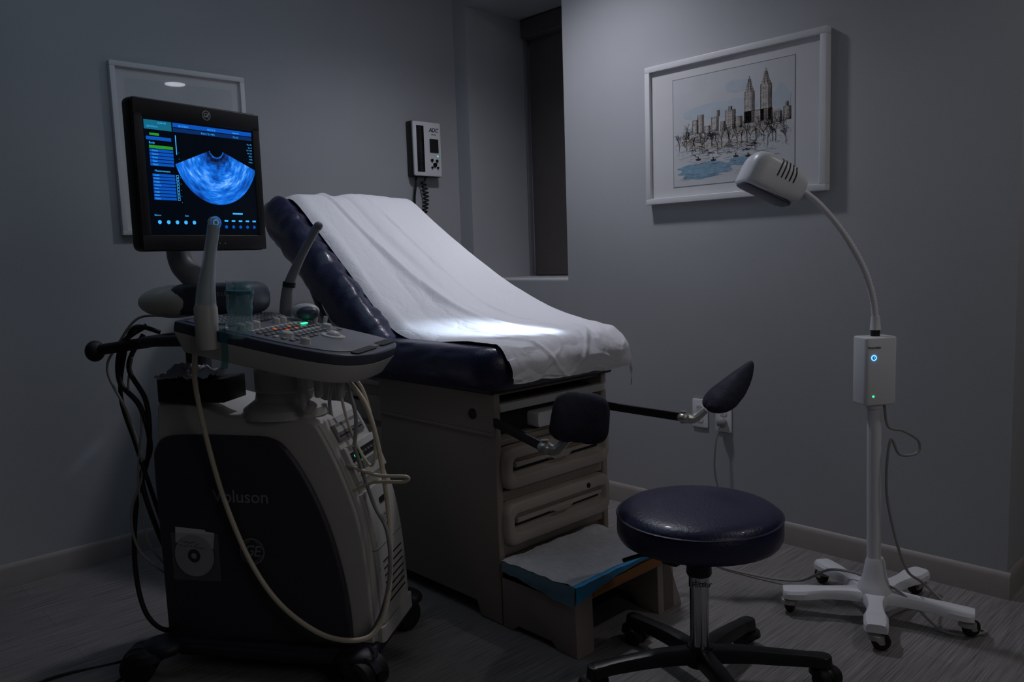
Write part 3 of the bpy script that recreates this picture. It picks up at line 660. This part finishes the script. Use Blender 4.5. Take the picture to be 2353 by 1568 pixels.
b=bmesh.new(); bmesh.ops.create_cube(b,size=2); bmesh.ops.subdivide_edges(b,edges=b.edges[:],cuts=13,use_grid_fill=True)
for v in b.verts: v.co=headpt(*v.co)
g.merge(b,Mh); part(el,'lamp_head',g,ang=60)
g=G(m_dkgap)
for k in range(5):
    xx=-.14+.14*k; P=[]
    for q in range(16):
        a=math.radians(62-56*q/15); ct,st_=math.cos(a),math.sin(a); s=1/max(ct,st_); P.append(headpt(xx,st_*s,ct*s,1.0)) 
    g.tube(P,.0024,M=Mh,seg=6,smooth=False)
part(el,'vent_slots',g)
g=G(m_slate2); g.prism(rrect(.165,.120,.03,6),-.004,0.004,M=Mh@basis((-.008,-.048,0),(1,0,0),(0,0,-1)),bev=.002)
part(el,'lens_bezel',g)
g=G(m_gcab)
w=lambda s,z,o=0: tuple(Mp@V((s,z,o)))
g.tube([w(.02,.74),w(.03,.66,.01),w(.075,.645,.02),w(.125,.61,.02),w(.12,.57,.02),w(.06,.57,.03),w(.03,.62,.03),w(.018,.50,.03),w(.03,.38,.03),w(.075,.20,.05),(-.30,-2.70,.10),(-.30,-2.83,.012),(-.34,-2.90,.010),(-.42,-2.80,.010),(-.45,-2.66,.12),(-.42,-2.45,.12),(-.40,-2.30,.03),(-.42,-2.10,.010),(-.40,-1.95,.010),(-.20,-1.85,.010),(-.06,-1.80,.02),(-.03,-1.77,.10),(-.045,-1.735,.26),(-.05,-1.745,.40),(-.03,-1.755,.485)],.0045,seg=8,n=10)
g.sph((-.02,-1.755,.485),.024,(.9,1,1)); part(el,'power_cord',g)
# ---------------------------------------------------------------- ultrasound machine
P0=V((-1.80,-1.69,0)); FM=T(P0)@rot('Z',-55)
um=root('ultrasound_machine','grey and dark slate ultrasound cart with monitor, keyboard and hanging cables','ultrasound machine',tuple(FM@V((-.37,.16,0))),-55)
MXZ=basis((0,0,0),(1,0,0),(0,0,1))
def XZ(y): return T(0,y,0)@MXZ
bodyprof=cat([(-.70,.09,0),(-.705,.5,0),(-.70,.79,0),(-.68,.83,0),(-.62,.835,0),(-.54,.82,0),(-.46,.795,0),(-.34,.79,0),(-.24,.79,0),(-.185,.775,0),(-.15,.72,0),(-.105,.62,0),(-.065,.50,0),(-.045,.38,0),(-.035,.25,0),(-.03,.10,0)],4)
bp2=[(p.x,p.y) for p in bodyprof]
g=G(m_grey); g.prism(bp2,-.30,0.0,M=MXZ,bev=.016,seg=4); g.box((-.68,.05,.85),(.04,.08,.06),.012); part(um,'cart_body',g,FM,label='light grey body shell')
pan=[(p.x,p.y) for p in cat([(-.705,.07,0),(-.708,.4,0),(-.71,.64,0),(-.70,.70,0),(-.66,.735,0),(-.55,.742,0),(-.40,.74,0),(-.32,.735,0),(-.265,.70,0),(-.20,.60,0),(-.145,.47,0),(-.11,.33,0),(-.092,.20,0),(-.088,.07,0)],4)]
g=G(m_slate); g.prism(pan,0.0,.024,M=MXZ,bev=.014,seg=4); sp1=part(um,'side_panel',g,FM,label='dark slate side panel with lettering')
g=G(m_slate); g.prism(pan,-.324,-.30,M=MXZ,bev=.014,seg=4); part(um,'side_panel',g,FM,label='dark slate side panel')
def emblem(g,M,r,mi=0):
    n=40; b=bmesh.new()
    A=[b.verts.new((r*math.cos(2*math.pi*k/n),r*math.sin(2*math.pi*k/n),0)) for k in range(n)]
    B=[b.verts.new((r*.91*math.cos(2*math.pi*k/n),r*.91*math.sin(2*math.pi*k/n),0)) for k in range(n)]
    for k in range(n): b.faces.new((A[k],A[(k+1)%n],B[(k+1)%n],B[k]))
    g.merge(b,M,mi)
    g.text('G',r*1.15,M@T(-r*.30,r*.02,.0002),mi,ext=0,shear=.25,bold=r*.012)
    g.text('E',r*1.15,M@T(r*.34,-r*.02,.0003),mi,ext=0,shear=.25,bold=r*.012)
    for q in range(4):
        a0=math.radians(90*q+10); P=[]
        for k in range(9):
            t=k/8; a=a0+math.radians(62)*t; rr=.83-.06*math.sin(t*math.pi)
            P.append((rr*math.cos(a)*r,rr*math.sin(a)*r))
        g.line(P,r*.05,M,mi,.0003)
g=G(m_slate2); Mt=FM@XZ(-.0245)
g.line([(-.535,.525),(-.535,.595),(-.50,.60),(-.325,.60),(-.295,.525),(-.535,.525)],.0016,Mt,0,.0004)
part(sp1,'name_badge',g)
g=G(m_letter); g.text('Voluson',.056,Mt@T(-.422,.553,.0005),bold=.0003); part(sp1,'lettering',g)
g=G(m_letter); emblem(g,Mt@T(-.395,.385,.0008),.041); part(sp1,'emblem',g)
g=G(m_pouch,m_white); g.box((-.585,.36,.002),(.16,.15,.003),.001,M=Mt); g.box((-.60,.425,.001),(.10,.05,.001),M=Mt,mi=1,R=rot('Z',-4)); g.box((-.57,.42,.0016),(.10,.05,.001),M=Mt,mi=1,R=rot('Z',-8))
part(um,'document_pouch',g)
g=G(m_disc,m_slate,m_ink); g.cyl((-.588,.365,.004),(-.588,.365,.0056),.066,M=Mt,seg=48); g.cyl((-.588,.365,.0056),(-.588,.365,.0062),.021,M=Mt,seg=30,mi=1); g.cyl((-.588,.365,.0062),(-.588,.365,.0066),.009,M=Mt,seg=20)
rn=random.Random(5)
for k,(yy,n_) in enumerate(((.045,6),(.033,8))):
    for j in range(n_):
        g.line([(-.633+j*.011+rn.uniform(-.002,.002)+q*.003,.365+yy+rn.uniform(-.004,.004)-.0012*j) for q in range(4)],.0014,Mt,2,.0062)
part(um,'labelled_disc',g)
fp=[V((p.x,p.y)) for p in bodyprof]
def front(z):
    for a,b in zip(fp[::-1],fp[::-1][1:]):
        if a.y<=z<=b.y:
            t=(z-a.y)/(b.y-a.y); p=a.lerp(b,t); d=(b-a).normalized(); return p,d
    return fp[-1],V((0,1))
def MF(z):
    p,d=front(z); return FM@basis((p.x,.15,p.y),(0,1,0),(d.x,0,d.y))
def strip(g,z0,z1,w,off0,off1,n=14,mi=0):
    rows=[]
    for k in range(n+1):
        z=z0+(z1-z0)*k/n; p,d=front(z); nn=V((d.y,-d.x)); nn=nn if nn.x>0 else -nn
        rows.append([(p.x+nn.x*o,.15+y,p.y+nn.y*o) for (y,o) in ((-w/2,off0),(-w/2,off1-.008),(-w/2+.004,off1-.003),(-w/2+.012,off1),(w/2-.012,off1),(w/2-.004,off1-.003),(w/2,off1-.008),(w/2,off0))])
    g.rows(rows,mi=mi)
g=G(m_grey); strip(g,.10,.765,.275,-.02,.012,22); part(um,'front_fascia',g,FM)
g=G(m_grey2,m_grey,m_dkgap); g.box((0,0,.012),(.20,.055,.014),.003,M=MF(.725)); g.box((0,.008,.0195),(.17,.018,.002),M=MF(.725),mi=1); g.box((0,-.012,.0195),(.17,.004,.002),M=MF(.725),mi=2); part(um,'disc_drive',g)
g=G(m_grey,m_dkgap,m_led_g,m_grey2); Mv=MF(.63); g.box((0,0,.014),(.235,.115,.03),.004,M=Mv); g.box((0,.02,.0295),(.20,.030,.002),M=Mv,mi=1); g.box((-.07,.022,.031),(.020,.006,.001),M=Mv,mi=2)
g.text('SONY',.012,Mv@T(-.075,-.04,.0295),mi=1)
for j in range(5): g.box((-.02+.025*j,.02,.031),(.015,.007,.002),M=Mv,mi=3)
g.box((.0,-.015,.0295),(.2,.022,.002),M=Mv,mi=3); part(um,'image_printer',g)
g=G(m_grey,m_grey2); strip(g,.15,.545,.235,.0,.026,16); strip(g,.09,.145,.27,.0,.030,4); strip(g,.375,.378,.236,.0,.0265,2,1); fd=part(um,'front_door',g,FM)
g=G(m_dkgap); g.prism(rrect(.05,.018,.008),.022,.028,M=MF(.50)); part(fd,'latch',g)
g=G(m_grey2,m_letter2); Me=MF(.44)@T(-.01,0,.0275); g.cyl((0,0,-.002),(0,0,0),.026,M=Me,seg=30); emblem(g,Me@T(0,0,.0004),.025,1); part(fd,'emblem',g)
g=G(m_dkgap)
for k in range(7): g.box((0.0,0,.0265),(.16,.004,.003),M=MF(.33-.022*k))
for k in range(9): g.box((-.106,0,.0235),(.006,.016,.003),M=MF(.42-.026*k))
part(fd,'vent_slots',g)
g=G(m_slate3); g.box((-.37,.15,.085),(.72,.42,.04),.018); g.box((-.37,-.045,.075),(.56,.05,.035),.016)
for (x,y) in ((-.69,-.075),(-.06,-.055),(-.69,.38),(-.06,.36)): g.sph((x,y,.088),.06,(1.1,.9,.50))
part(um,'wheel_base',g,FM)
for i,(x,y) in enumerate(((-.72,-.10),(-.05,-.07),(-.72,.39),(-.07,.30))):
    caster(um,(x,y,0),.05,.07,(200,-20,120,60)[i],FM,.10,m_slate3,m_rub)
g=G(m_grey,m_grey2); g.lathe([(.13,.785),(.125,.81),(.09,.835),(.085,.86)],M=T(-.32,.10,0),seg=40); g.lathe([(.085,.862),(.092,.868),(.092,.93),(.08,.945),(.08,1.0)],M=T(-.31,.09,0),seg=40); g.box((-.20,.0,.955),(.16,.18,.05),.02); part(um,'neck_column',g,FM)
tbx=root('tissue_box','black tissue box with crumpled white tissue on equipment cart','tissue box',tuple(FM@V((-.56,.03,.84))),-55)
g=G(m_black); g.box((-.56,.035,.878),(.22,.13,.072),.004); part(tbx,'box',g,FM)
g=G(m_tissue); g.grid(lambda u,v:V((-.67+.18*u,-.042+.12*v,.920+.022*math.sin(math.pi*u)*math.sin(math.pi*v)+.028*noise.noise(V((u*4,v*4,1)))+.016*abs(noise.noise(V((u*14,v*14,4)))))),30,24); part(tbx,'tissue',g,FM,ang=30)
# control console
PM=FM@T(-.20,-.04,1.050)@rot('Y',12.4)
out=[(p.x,p.y) for p in cat([(-.25,-.19,0),(-.22,-.215,0),(-.05,-.22,0),(.12,-.215,0),(.22,-.175,0),(.262,-.09,0),(.27,.02,0),(.262,.12,0),(.22,.19,0),(.10,.215,0),(-.10,.22,0),(-.22,.215,0),(-.25,.19,0),(-.255,0,0)],5,True)]
g=G(m_grey,m_slate2); g.prism(out,-.080,-.024,M=PM,bev=.012,sc=.90,seg=3); g.prism(out,-.026,.004,M=PM,mi=1,bev=.007,seg=3); cp=part(um,'control_console',g,label='blue-grey rimmed control console')
inn=[(x*.90-.008,y*.90) for x,y in out]
g=G(mat('console_face_grey',(108,109,116),.45,var=.03)); g.prism(inn,.003,.007,M=PM,bev=.002); part(cp,'console_top',g)
for (cx,cy,w_,h_) in ((.228,.11,.030,.11),(.232,-.06,.024,.15)): g=G(m_dkgap); g.prism(rrect(w_,h_,.012),.004,.0078,M=PM@T(cx,cy,0)); part(cp,'handle_opening',g)  # dark plates stand in for the shade inside the handle openings
g=G(m_grey2)
for i in range(5):
    for j in range(16):
        g.box((-.21+.0205*i,-.165+.0215*j+(.004*i if i<4 else 0),.0105),(.0155,.0165,.007),.002,M=PM,seg=1)
part(cp,'keyboard',g)
for (x,y,r,h) in ((-.085,-.16,.013,.022),(-.085,-.12,.013,.022),(-.085,-.08,.013,.022),(-.085,.04,.011,.02),(-.085,.08,.011,.02),(.03,-.12,.017,.02),(.03,.14,.015,.018),(-.03,.185,.007,.03),(-.06,.185,.007,.03),(-.0,.190,.007,.03),(.10,-.15,.013,.02)):
    g=G(m_grey); g.lathe([(r*1.15,.006),(r*1.05,.010),(r,.012),(r*.92,h),(r*.7,h+.003),(.001,h+.003)],M=PM@T(x,y,0),seg=24); part(cp,'knob',g)
LIT=((1,3),(1,6),(2,4),(2,6))
for i in range(6):
    for j in range(12):
        x,y=-.055+.024*i,-.155+.028*j
        if (x-.10)**2+(y-.03)**2<.042**2 or (x-.03)**2+(y+.12)**2<.026**2 or (x-.03)**2+(y-.14)**2<.024**2 or (i==1 and j in (9,10)): continue
        g=G(m_grey2 if (i*5+j*3)%3 else m_grey); g.box((x,y,.009),(.013,.019,.006),.0025,M=PM,seg=2); part(cp,'button',g)
        if (i,j) in LIT: g=G(m_led_o); g.box((x,y,.0125),(.008,.012,.0015),M=PM); part(cp,'orange_button_light',g)
g=G(m_led_g); g.box((-.031,.112,.012),(.007,.036,.003),M=PM); part(cp,'green_button_light',g)
g=G(m_grey,m_white); g.lathe([(.036,.006),(.034,.011),(.026,.012)],M=PM@T(.10,.03,0),seg=36); g.sph((.10,.03,.010),.021,(1,1,.7),M=PM,mi=0); part(cp,'trackball',g)
g=G(m_grey,m_slate2,m_letter); g.sph((-.62,.02,1.145),.1,(1.15,.75,.50),M=I4,mi=0,u=36,v=20); g.box((-.48,.04,1.15),(.27,.16,.095),.035,mi=1); g.box((-.47,-.03,1.17),(.16,.02,.045),.01,mi=1)
g.text('VOLUSON',.018,XZ(-.0405)@T(-.42,1.165,0),mi=2); part(um,'rear_pod',g,FM)
g=G(m_grey2); g.tube([(-.54,.05,1.17),(-.57,.06,1.21),(-.615,.06,1.26),(-.625,.07,1.33),(-.58,.08,1.42)],.035,rf=lambda t:.042-.012*t,seg=18,M=FM); part(um,'monitor_arm',g)
# monitor
MM=basis(V((-2.10,-1.30,1.502))+R0*.022,(math.cos(math.radians(12)),math.sin(math.radians(12)),0),(0,0,1))
g=G(m_black,m_slate); g.prism(rrect(.418,.416,.018,5),-.045,.0,M=MM,bev=.008,seg=3); g.prism(rrect(.34,.30,.03,5),-.085,-.04,M=MM,bev=.015,mi=0)
mo=part(um,'monitor',g,label='black flat-panel monitor')
m_bez=mat('charcoal_bezel',(34,34,38),.45,var=.04)
g=G(m_bez)
for (cx,cy,w_,h_) in ((0,.179,.41,.050),(0,-.184,.41,.042),(-.192,0,.026,.33),(.192,0,.026,.33)): g.box((cx,cy,.001),(w_,h_,.006),.002,M=MM)
part(mo,'bezel',g)
g=G(m_letter2); emblem(g,MM@T(.02,.181,.0045),.0138); part(mo,'emblem',g)
for k in range(4): g=G(m_letter); g.box((.0+.018*k,-.187,.0042),(.004,.004,.001),M=MM); part(mo,'menu_button',g)
Ms=MM@T(0,-.002,.0012); SW,SH=.358,.314
g=G(m_screenbg,m_sblue,m_sdim,m_scyan,m_steal,m_sgreen,m_fan)
g.flat([(-SW/2,-SH/2),(SW/2,-SH/2),(SW/2,SH/2),(-SW/2,SH/2)],Ms,0)
def sb(u0,v0,u1,v1,mi,z=.0004): g.flat([(-SW/2+u0*SW,SH/2-v1*SH),(-SW/2+u1*SW,SH/2-v1*SH),(-SW/2+u1*SW,SH/2-v0*SH),(-SW/2+u0*SW,SH/2-v0*SH)],Ms,mi,z)
sb(0.01,.02,.24,.10,4); sb(.25,.02,.99,.058,1); sb(.25,.065,.99,.10,2)
def tx(s_,u,v,size=.0085,mi=3,al='LEFT'): g.text(s_,size,Ms@T(-SW/2+u*SW,SH/2-v*SH,.0007),mi,ext=0,align=al)
tx('12:04 PM',.12,.04,.007); tx('GA=23w1d',.03,.075,.007); tx('06/15/2019',.30,.045,.007); tx('RIC5-9-D',.56,.045,.007); tx('8.6cm / 2.4 MPa',.5,.085,.007); tx('General',.80,.045,.007); tx('TIs 0.2',.80,.085,.007)
sb(.05,.13,.13,.15,5); sb(.02,.16,.23,.19,1); tx('Body',.04,.215)
sb(.04,.235,.24,.262,5)
for k in range(5): sb(.04,.268+.03*k,.24,.292+.03*k,1); tx(('Cervix','Uterus','Ovary','Fetus','Other')[k],.06,.281+.03*k,.0065)
tx('Measurement',.07,.455,.0085)
for k in range(8):
    sb(.05,.48+.029*k,.24,.503+.029*k,1); sb(.25,.48+.029*k,.272,.503+.029*k,3); sb(.253,.484+.029*k,.269,.499+.029*k,0,.0006); tx(('Length','Width','Height','Volume','Area','Angle','Ratio','Depth')[k],.06,.492+.029*k,.0062)
sb(.265,.13,.272,.30,3)
for k in range(7): tx(('Pwr 98','Gn -4','C7 / M5','P4 / E1','SRI 3','11Hz','6.4cm')[k],.985,.14+.028*k,.0058,3,'RIGHT')
for k in range(9): sb(.285,.28+.055*k,.289,.284+.055*k,3)
for k in range(5):
    u=.08+.075*k; g.cyl((0,0,0),(0,0,.0003),.0055,M=Ms@T(-SW/2+u*SW,SH/2-.90*SH,.0003),mi=3,seg=12); 
tx('Balance',.04,.84,.0065); tx('Gain',.30,.84,.0065)
for (r1,mi) in ((.019,1),(.015,0),(.010,3),(.006,0)): g.cyl((0,0,0),(0,0,.0003+.0002*(.02-r1)*60),r1,M=Ms@T(-SW/2+.58*SW,SH/2-.895*SH,.0003),mi=mi,seg=24)
for k in range(5): 
    g.cyl((0,0,0),(0,0,.0003),.005,M=Ms@T(-SW/2+(.68+.07*k)*SW,SH/2-.935*SH,.0003),mi=1,seg=12); sb(.665+.07*k,.87,.70+.07*k,.885,3)
sb(.75,.80,.85,.815,3)
cx,cy=-SW/2+.630*SW,SH/2-.205*SH; R1,R2,HA=.024,.147,70
b=bmesh.new(); lay=b.verts.layers.float_vector.new('polar'); nu,nv=48,16; gr=[]
for i in range(nu+1):
    col=[]
    for j in range(nv+1):
        a=math.radians(-HA+2*HA*i/nu); r=R1+(R2-R1)*j/nv
        v=b.verts.new((cx+r*math.sin(a)*.985,cy-r*math.cos(a)*1.12,.0006)); v[lay]=V((2.2*i/nu,j/nv,0)); col.append(v)
    gr.append(col)
for i in range(nu):
    for j in range(nv): b.faces.new((gr[i][j],gr[i][j+1],gr[i+1][j+1],gr[i+1][j]))
g.bm.verts.layers.float_vector.new('polar'); g.merge(b,Ms,6)
part(mo,'screen',g,smooth=False,label='lit screen with blue ultrasound scan')
g=G(m_rub); g.cyl((-.89,-.0,1.0),(-.62,.0,1.035),.017,seg=20); g.sph((-.895,0,.998),.033,(.8,1,1)); part(um,'rear_handle',g,FM)
g=G(m_slate); g.box((-.62,.05,1.03),(.16,.22,.03),.01); g.box((-.62,.12,.95),(.06,.06,.16),.01); part(um,'rear_bracket',g,FM)
# probes
HX,HY=-.345,-.255
g=G(m_grey); g.lathe([(.026,1.03),(.030,1.05),(.030,1.14),(.026,1.15)],M=FM@T(HX,HY,0),seg=28); g.box((HX,HY+.03,1.06),(.07,.06,.06),.015,M=FM); part(um,'probe_holder',g)
g=G(m_grey,m_sheath)
Q=[(HX,HY,1.13),(HX+.006,HY,1.19),(HX+.022,HY,1.27),(HX+.038,HY,1.34),(HX+.041,HY,1.355)]
g.tube(Q,.018,rf=lambda t:.020-.009*sm(.1,.6,t),M=FM,seg=18); g.tube(Q,.022,rf=lambda t:.027-.011*sm(.05,.6,t),M=FM,seg=18,mi=1)
pbx=part(um,'probe',g,label='long probe in clear plastic cover')
g=G(m_sheath); g.sph((HX+.042,HY,1.362),.016,(1,1,.9),M=FM); part(pbx,'cover_tip',g)
MTc=FM@T(-.32,-.25,0)@T(.06,.01,0)@rot('Y',4)
g=G(m_teal,m_tealt)
rows=[]
for k in range(18):
    z=1.055+.150*k/17; rows.append([((.031+.004*k/17+.008*noise.noise(V((math.cos(a)*3,math.sin(a)*3,z*40))))*math.cos(a)-.075,(.029+.008*noise.noise(V((math.cos(a)*3+5,math.sin(a)*3,z*40))))*math.sin(a),z) for a in [2*math.pi*q/36 for q in range(36)]])
g.rows(rows,MTc,caps=False); g.lathe([(.0355,1.172),(.0365,1.172),(.0365,1.180),(.0355,1.180)],M=MTc@T(-.075,0,0),mi=1,seg=28)
g.grid(lambda u,v:V((-.300+.020*u+.004*math.sin(v*4),-.274-.004*math.sin(v*6),1.10-.12*v)),3,10,M=FM,mi=1)
part(um,'gel_cup',g,label='pale teal translucent cup with hanging tape strip')
g=G(m_grey2,m_dkgap); g.tube([(-.34,.18,1.07),(-.335,.18,1.13),(-.325,.18,1.18),(-.285,.185,1.26),(-.235,.195,1.345),(-.225,.197,1.36)],.012,rf=lambda t:.024-.011*min(1,t*1.6),M=FM,seg=16); g.sph((-.222,.198,1.362),.014,M=FM); g.cyl((-.325,.18,1.175),(-.322,.18,1.19),.020,M=FM,mi=1,seg=18); part(um,'probe',g,label='slim angled grey probe')
g=G(m_grey,m_slate2); g.sph((-.255,.14,1.10),.045,(1,.75,.55),M=FM); g.sph((-.235,.115,1.095),.036,(1,.7,.6),M=FM,mi=1); part(um,'probe',g,label='white convex probe in side cradle')
for x in (-.22,-.17,-.10): g=G(m_grey); g.box((x,.02,.90),(.02,.03,.10),.008); part(um,'cable_hook',g,FM)
g=G(m_grey); g.tube([(-.20,-.02,.94),(-.20,-.02,.86),(-.19,-.02,.82),(-.17,-.02,.84)],.014); part(um,'cable_guide',g,FM)
def side(x,y,ly=-.05):
    lx=-.68+(x-380)*.00146; z=.73-(y-1005)*.00141
    lx+=-ly*(.625-(x-480)*.00064); z=1.25-(1.25-z)*(1+ly/2.1); return (lx,ly,z)
def cable(pts,r,m,label=None):
    g=G(m); g.tube([side(*p) for p in pts],r,seg=10,n=8,M=FM); part(um,'cable',g,label=label)
cable([(478,770,-.24),(468,840,-.18),(465,900,-.12),(482,1020,-.06),(512,1150,-.05),(560,1280,-.05),(620,1372,-.06),(700,1432,-.08),(770,1447,-.09),(828,1425,-.06),(862,1340,-.02),(872,1200,.02),(862,1060,.05),(838,940,.08),(800,880,.12)],.0075,m_cream,label='thick cream probe cable')
cable([(770,870,.15),(757,930,.14),(775,1010,.12),(800,1030,.1),(812,960,.1),(800,900,.12),(790,860,.15)],.006,m_gcab)
cable([(795,860,.15),(830,900,.12),(850,1000,.1),(838,1060,.1),(800,990,.12),(780,900,.14)],.005,m_cream)
cable([(790,1060,.02),(850,1080,.02),(912,1082,.03),(905,1093,.03),(840,1096,.02),(790,1120,.02)],.0055,m_cream)
cable([(805,1020,.02),(840,1140,.02),(866,1200,.0),(868,1290,-.02),(845,1380,-.02),(810,1440,-.02)],.006,m_gcab)
cable([(690,860,.1),(700,940,.1),(708,1000,.12)],.006,m_gcab)
cable([(360,760,.05),(300,800,.0),(285,880,.0),(330,940,.0),(345,1030,.02),(318,1100,.03),(340,1200,.02),(378,1300,.02)],.008,m_rub)
cable([(350,780,.05),(310,850,.0),(345,930,.0),(340,1040,.02),(300,1160,.03),(284,1300,.02),(300,1410,.0),(350,1450,-.03),(400,1405,.0)],.0075,m_rub)
cable([(390,775,.05),(330,765,.0),(300,830,.0),(285,920,.02),(310,1020,.02),(345,1150,.02),(375,1260,.03)],.007,m_rub)
cable([(400,740,.08),(340,745,.02),(290,800,.0),(258,860,.0),(300,960,.0),(322,1080,.02),(286,1180,.02),(300,1270,.02),(380,1330,.02)],.004,m_gcab)
cable([(320,830,.0),(305,900,.0),(330,960,.0),(310,1100,.02),(320,1240,.02),(380,1320,.02)],.0035,m_gcab)
for q in ([(-.70,.05,.12),(-2.30,-1.00,.008),(-2.55,-.95,.007),(-2.75,-1.15,.007),(-2.80,-1.5,.007)],[(-.70,.0,.12),(-2.35,-1.10,.008),(-2.55,-1.25,.007),(-2.62,-1.5,.007),(-2.9,-1.7,.007)]):
    g=G(m_rub); g.tube([tuple(FM@V(q[0]))]+q[1:],.005,n=10); part(um,'floor_cable',g)
# ---------------------------------------------------------------- lights
def downlight(loc,r):
    rt=root('ceiling_downlight','small round recessed ceiling downlight with white trim','ceiling light',(loc[0],loc[1],HC),0,'recessed ceiling downlights')
    g=G(m_white); g.lathe([(r*1.25,HC-.001),(r*1.25,HC-.008),(r,HC-.010),(r*.98,HC-.002)],M=T(loc[0],loc[1],0),seg=32); part(rt,'trim_ring',g)
    g=G(mat('downlight_glow',(255,255,255),.5,emit=(235,240,255),es=16,var=0)); g.cyl((loc[0],loc[1],HC-.014),(loc[0],loc[1],HC-.011),r*.97,seg=32); part(rt,'diffuser',g)
downlight((-.2,-3.6),.085); downlight((-.62,-1.2),.085)
def lamp(kind,name,loc,target,energy,col,**kw):
    l=bpy.data.lights.new(name,kind); l.energy=energy; l.color=col
    for k,v in kw.items(): setattr(l,k,v)
    o=link(bpy.data.objects.new(name,l)); o.location=loc; d=V(target)-V(loc); o.rotation_euler=d.to_track_quat('-Z','Y').to_euler(); return o
lamp('SPOT','corner_downlight_lamp',(-.62,-1.2,HC-.03),(-.68,-1.25,0),56,(.90,.90,1.0),spot_size=math.radians(146),spot_blend=1.0,shadow_soft_size=.08)
lamp('SPOT','entry_downlight_lamp',(-.2,-3.6,HC-.03),(-.4,-3.4,0),17,(1.0,.96,.95),spot_size=math.radians(150),spot_blend=1.0,shadow_soft_size=.08)
lamp('AREA','added_blue_fill',(-2.0,-1.1,HC-.05),(-2.0,-.8,0),3.4,(.55,.78,1.0),size=1.4)  # added soft blue fill to tone the upper left wall, no fixture
lamp('AREA','added_camera_side_fill',(-2.0,-5.2,2.2),(-1.5,-1.8,.6),5.0,(1.0,.97,.95),size=1.2)  # added frontal fill from behind the camera, no doorway modelled
hd=Mh@V((-.02,-.062,0))
lamp('SPOT','exam_lamp_beam',tuple(hd),(-1.12,-1.50,.985),200,(.66,.82,1.0),spot_size=math.radians(17.5),spot_blend=1.0,shadow_soft_size=.03)
w=bpy.data.worlds.new('world'); w.use_nodes=True; w.node_tree.nodes['Background'].inputs[0].default_value=(.05,.06,.08,1); w.node_tree.nodes['Background'].inputs[1].default_value=.05; sc.world=w
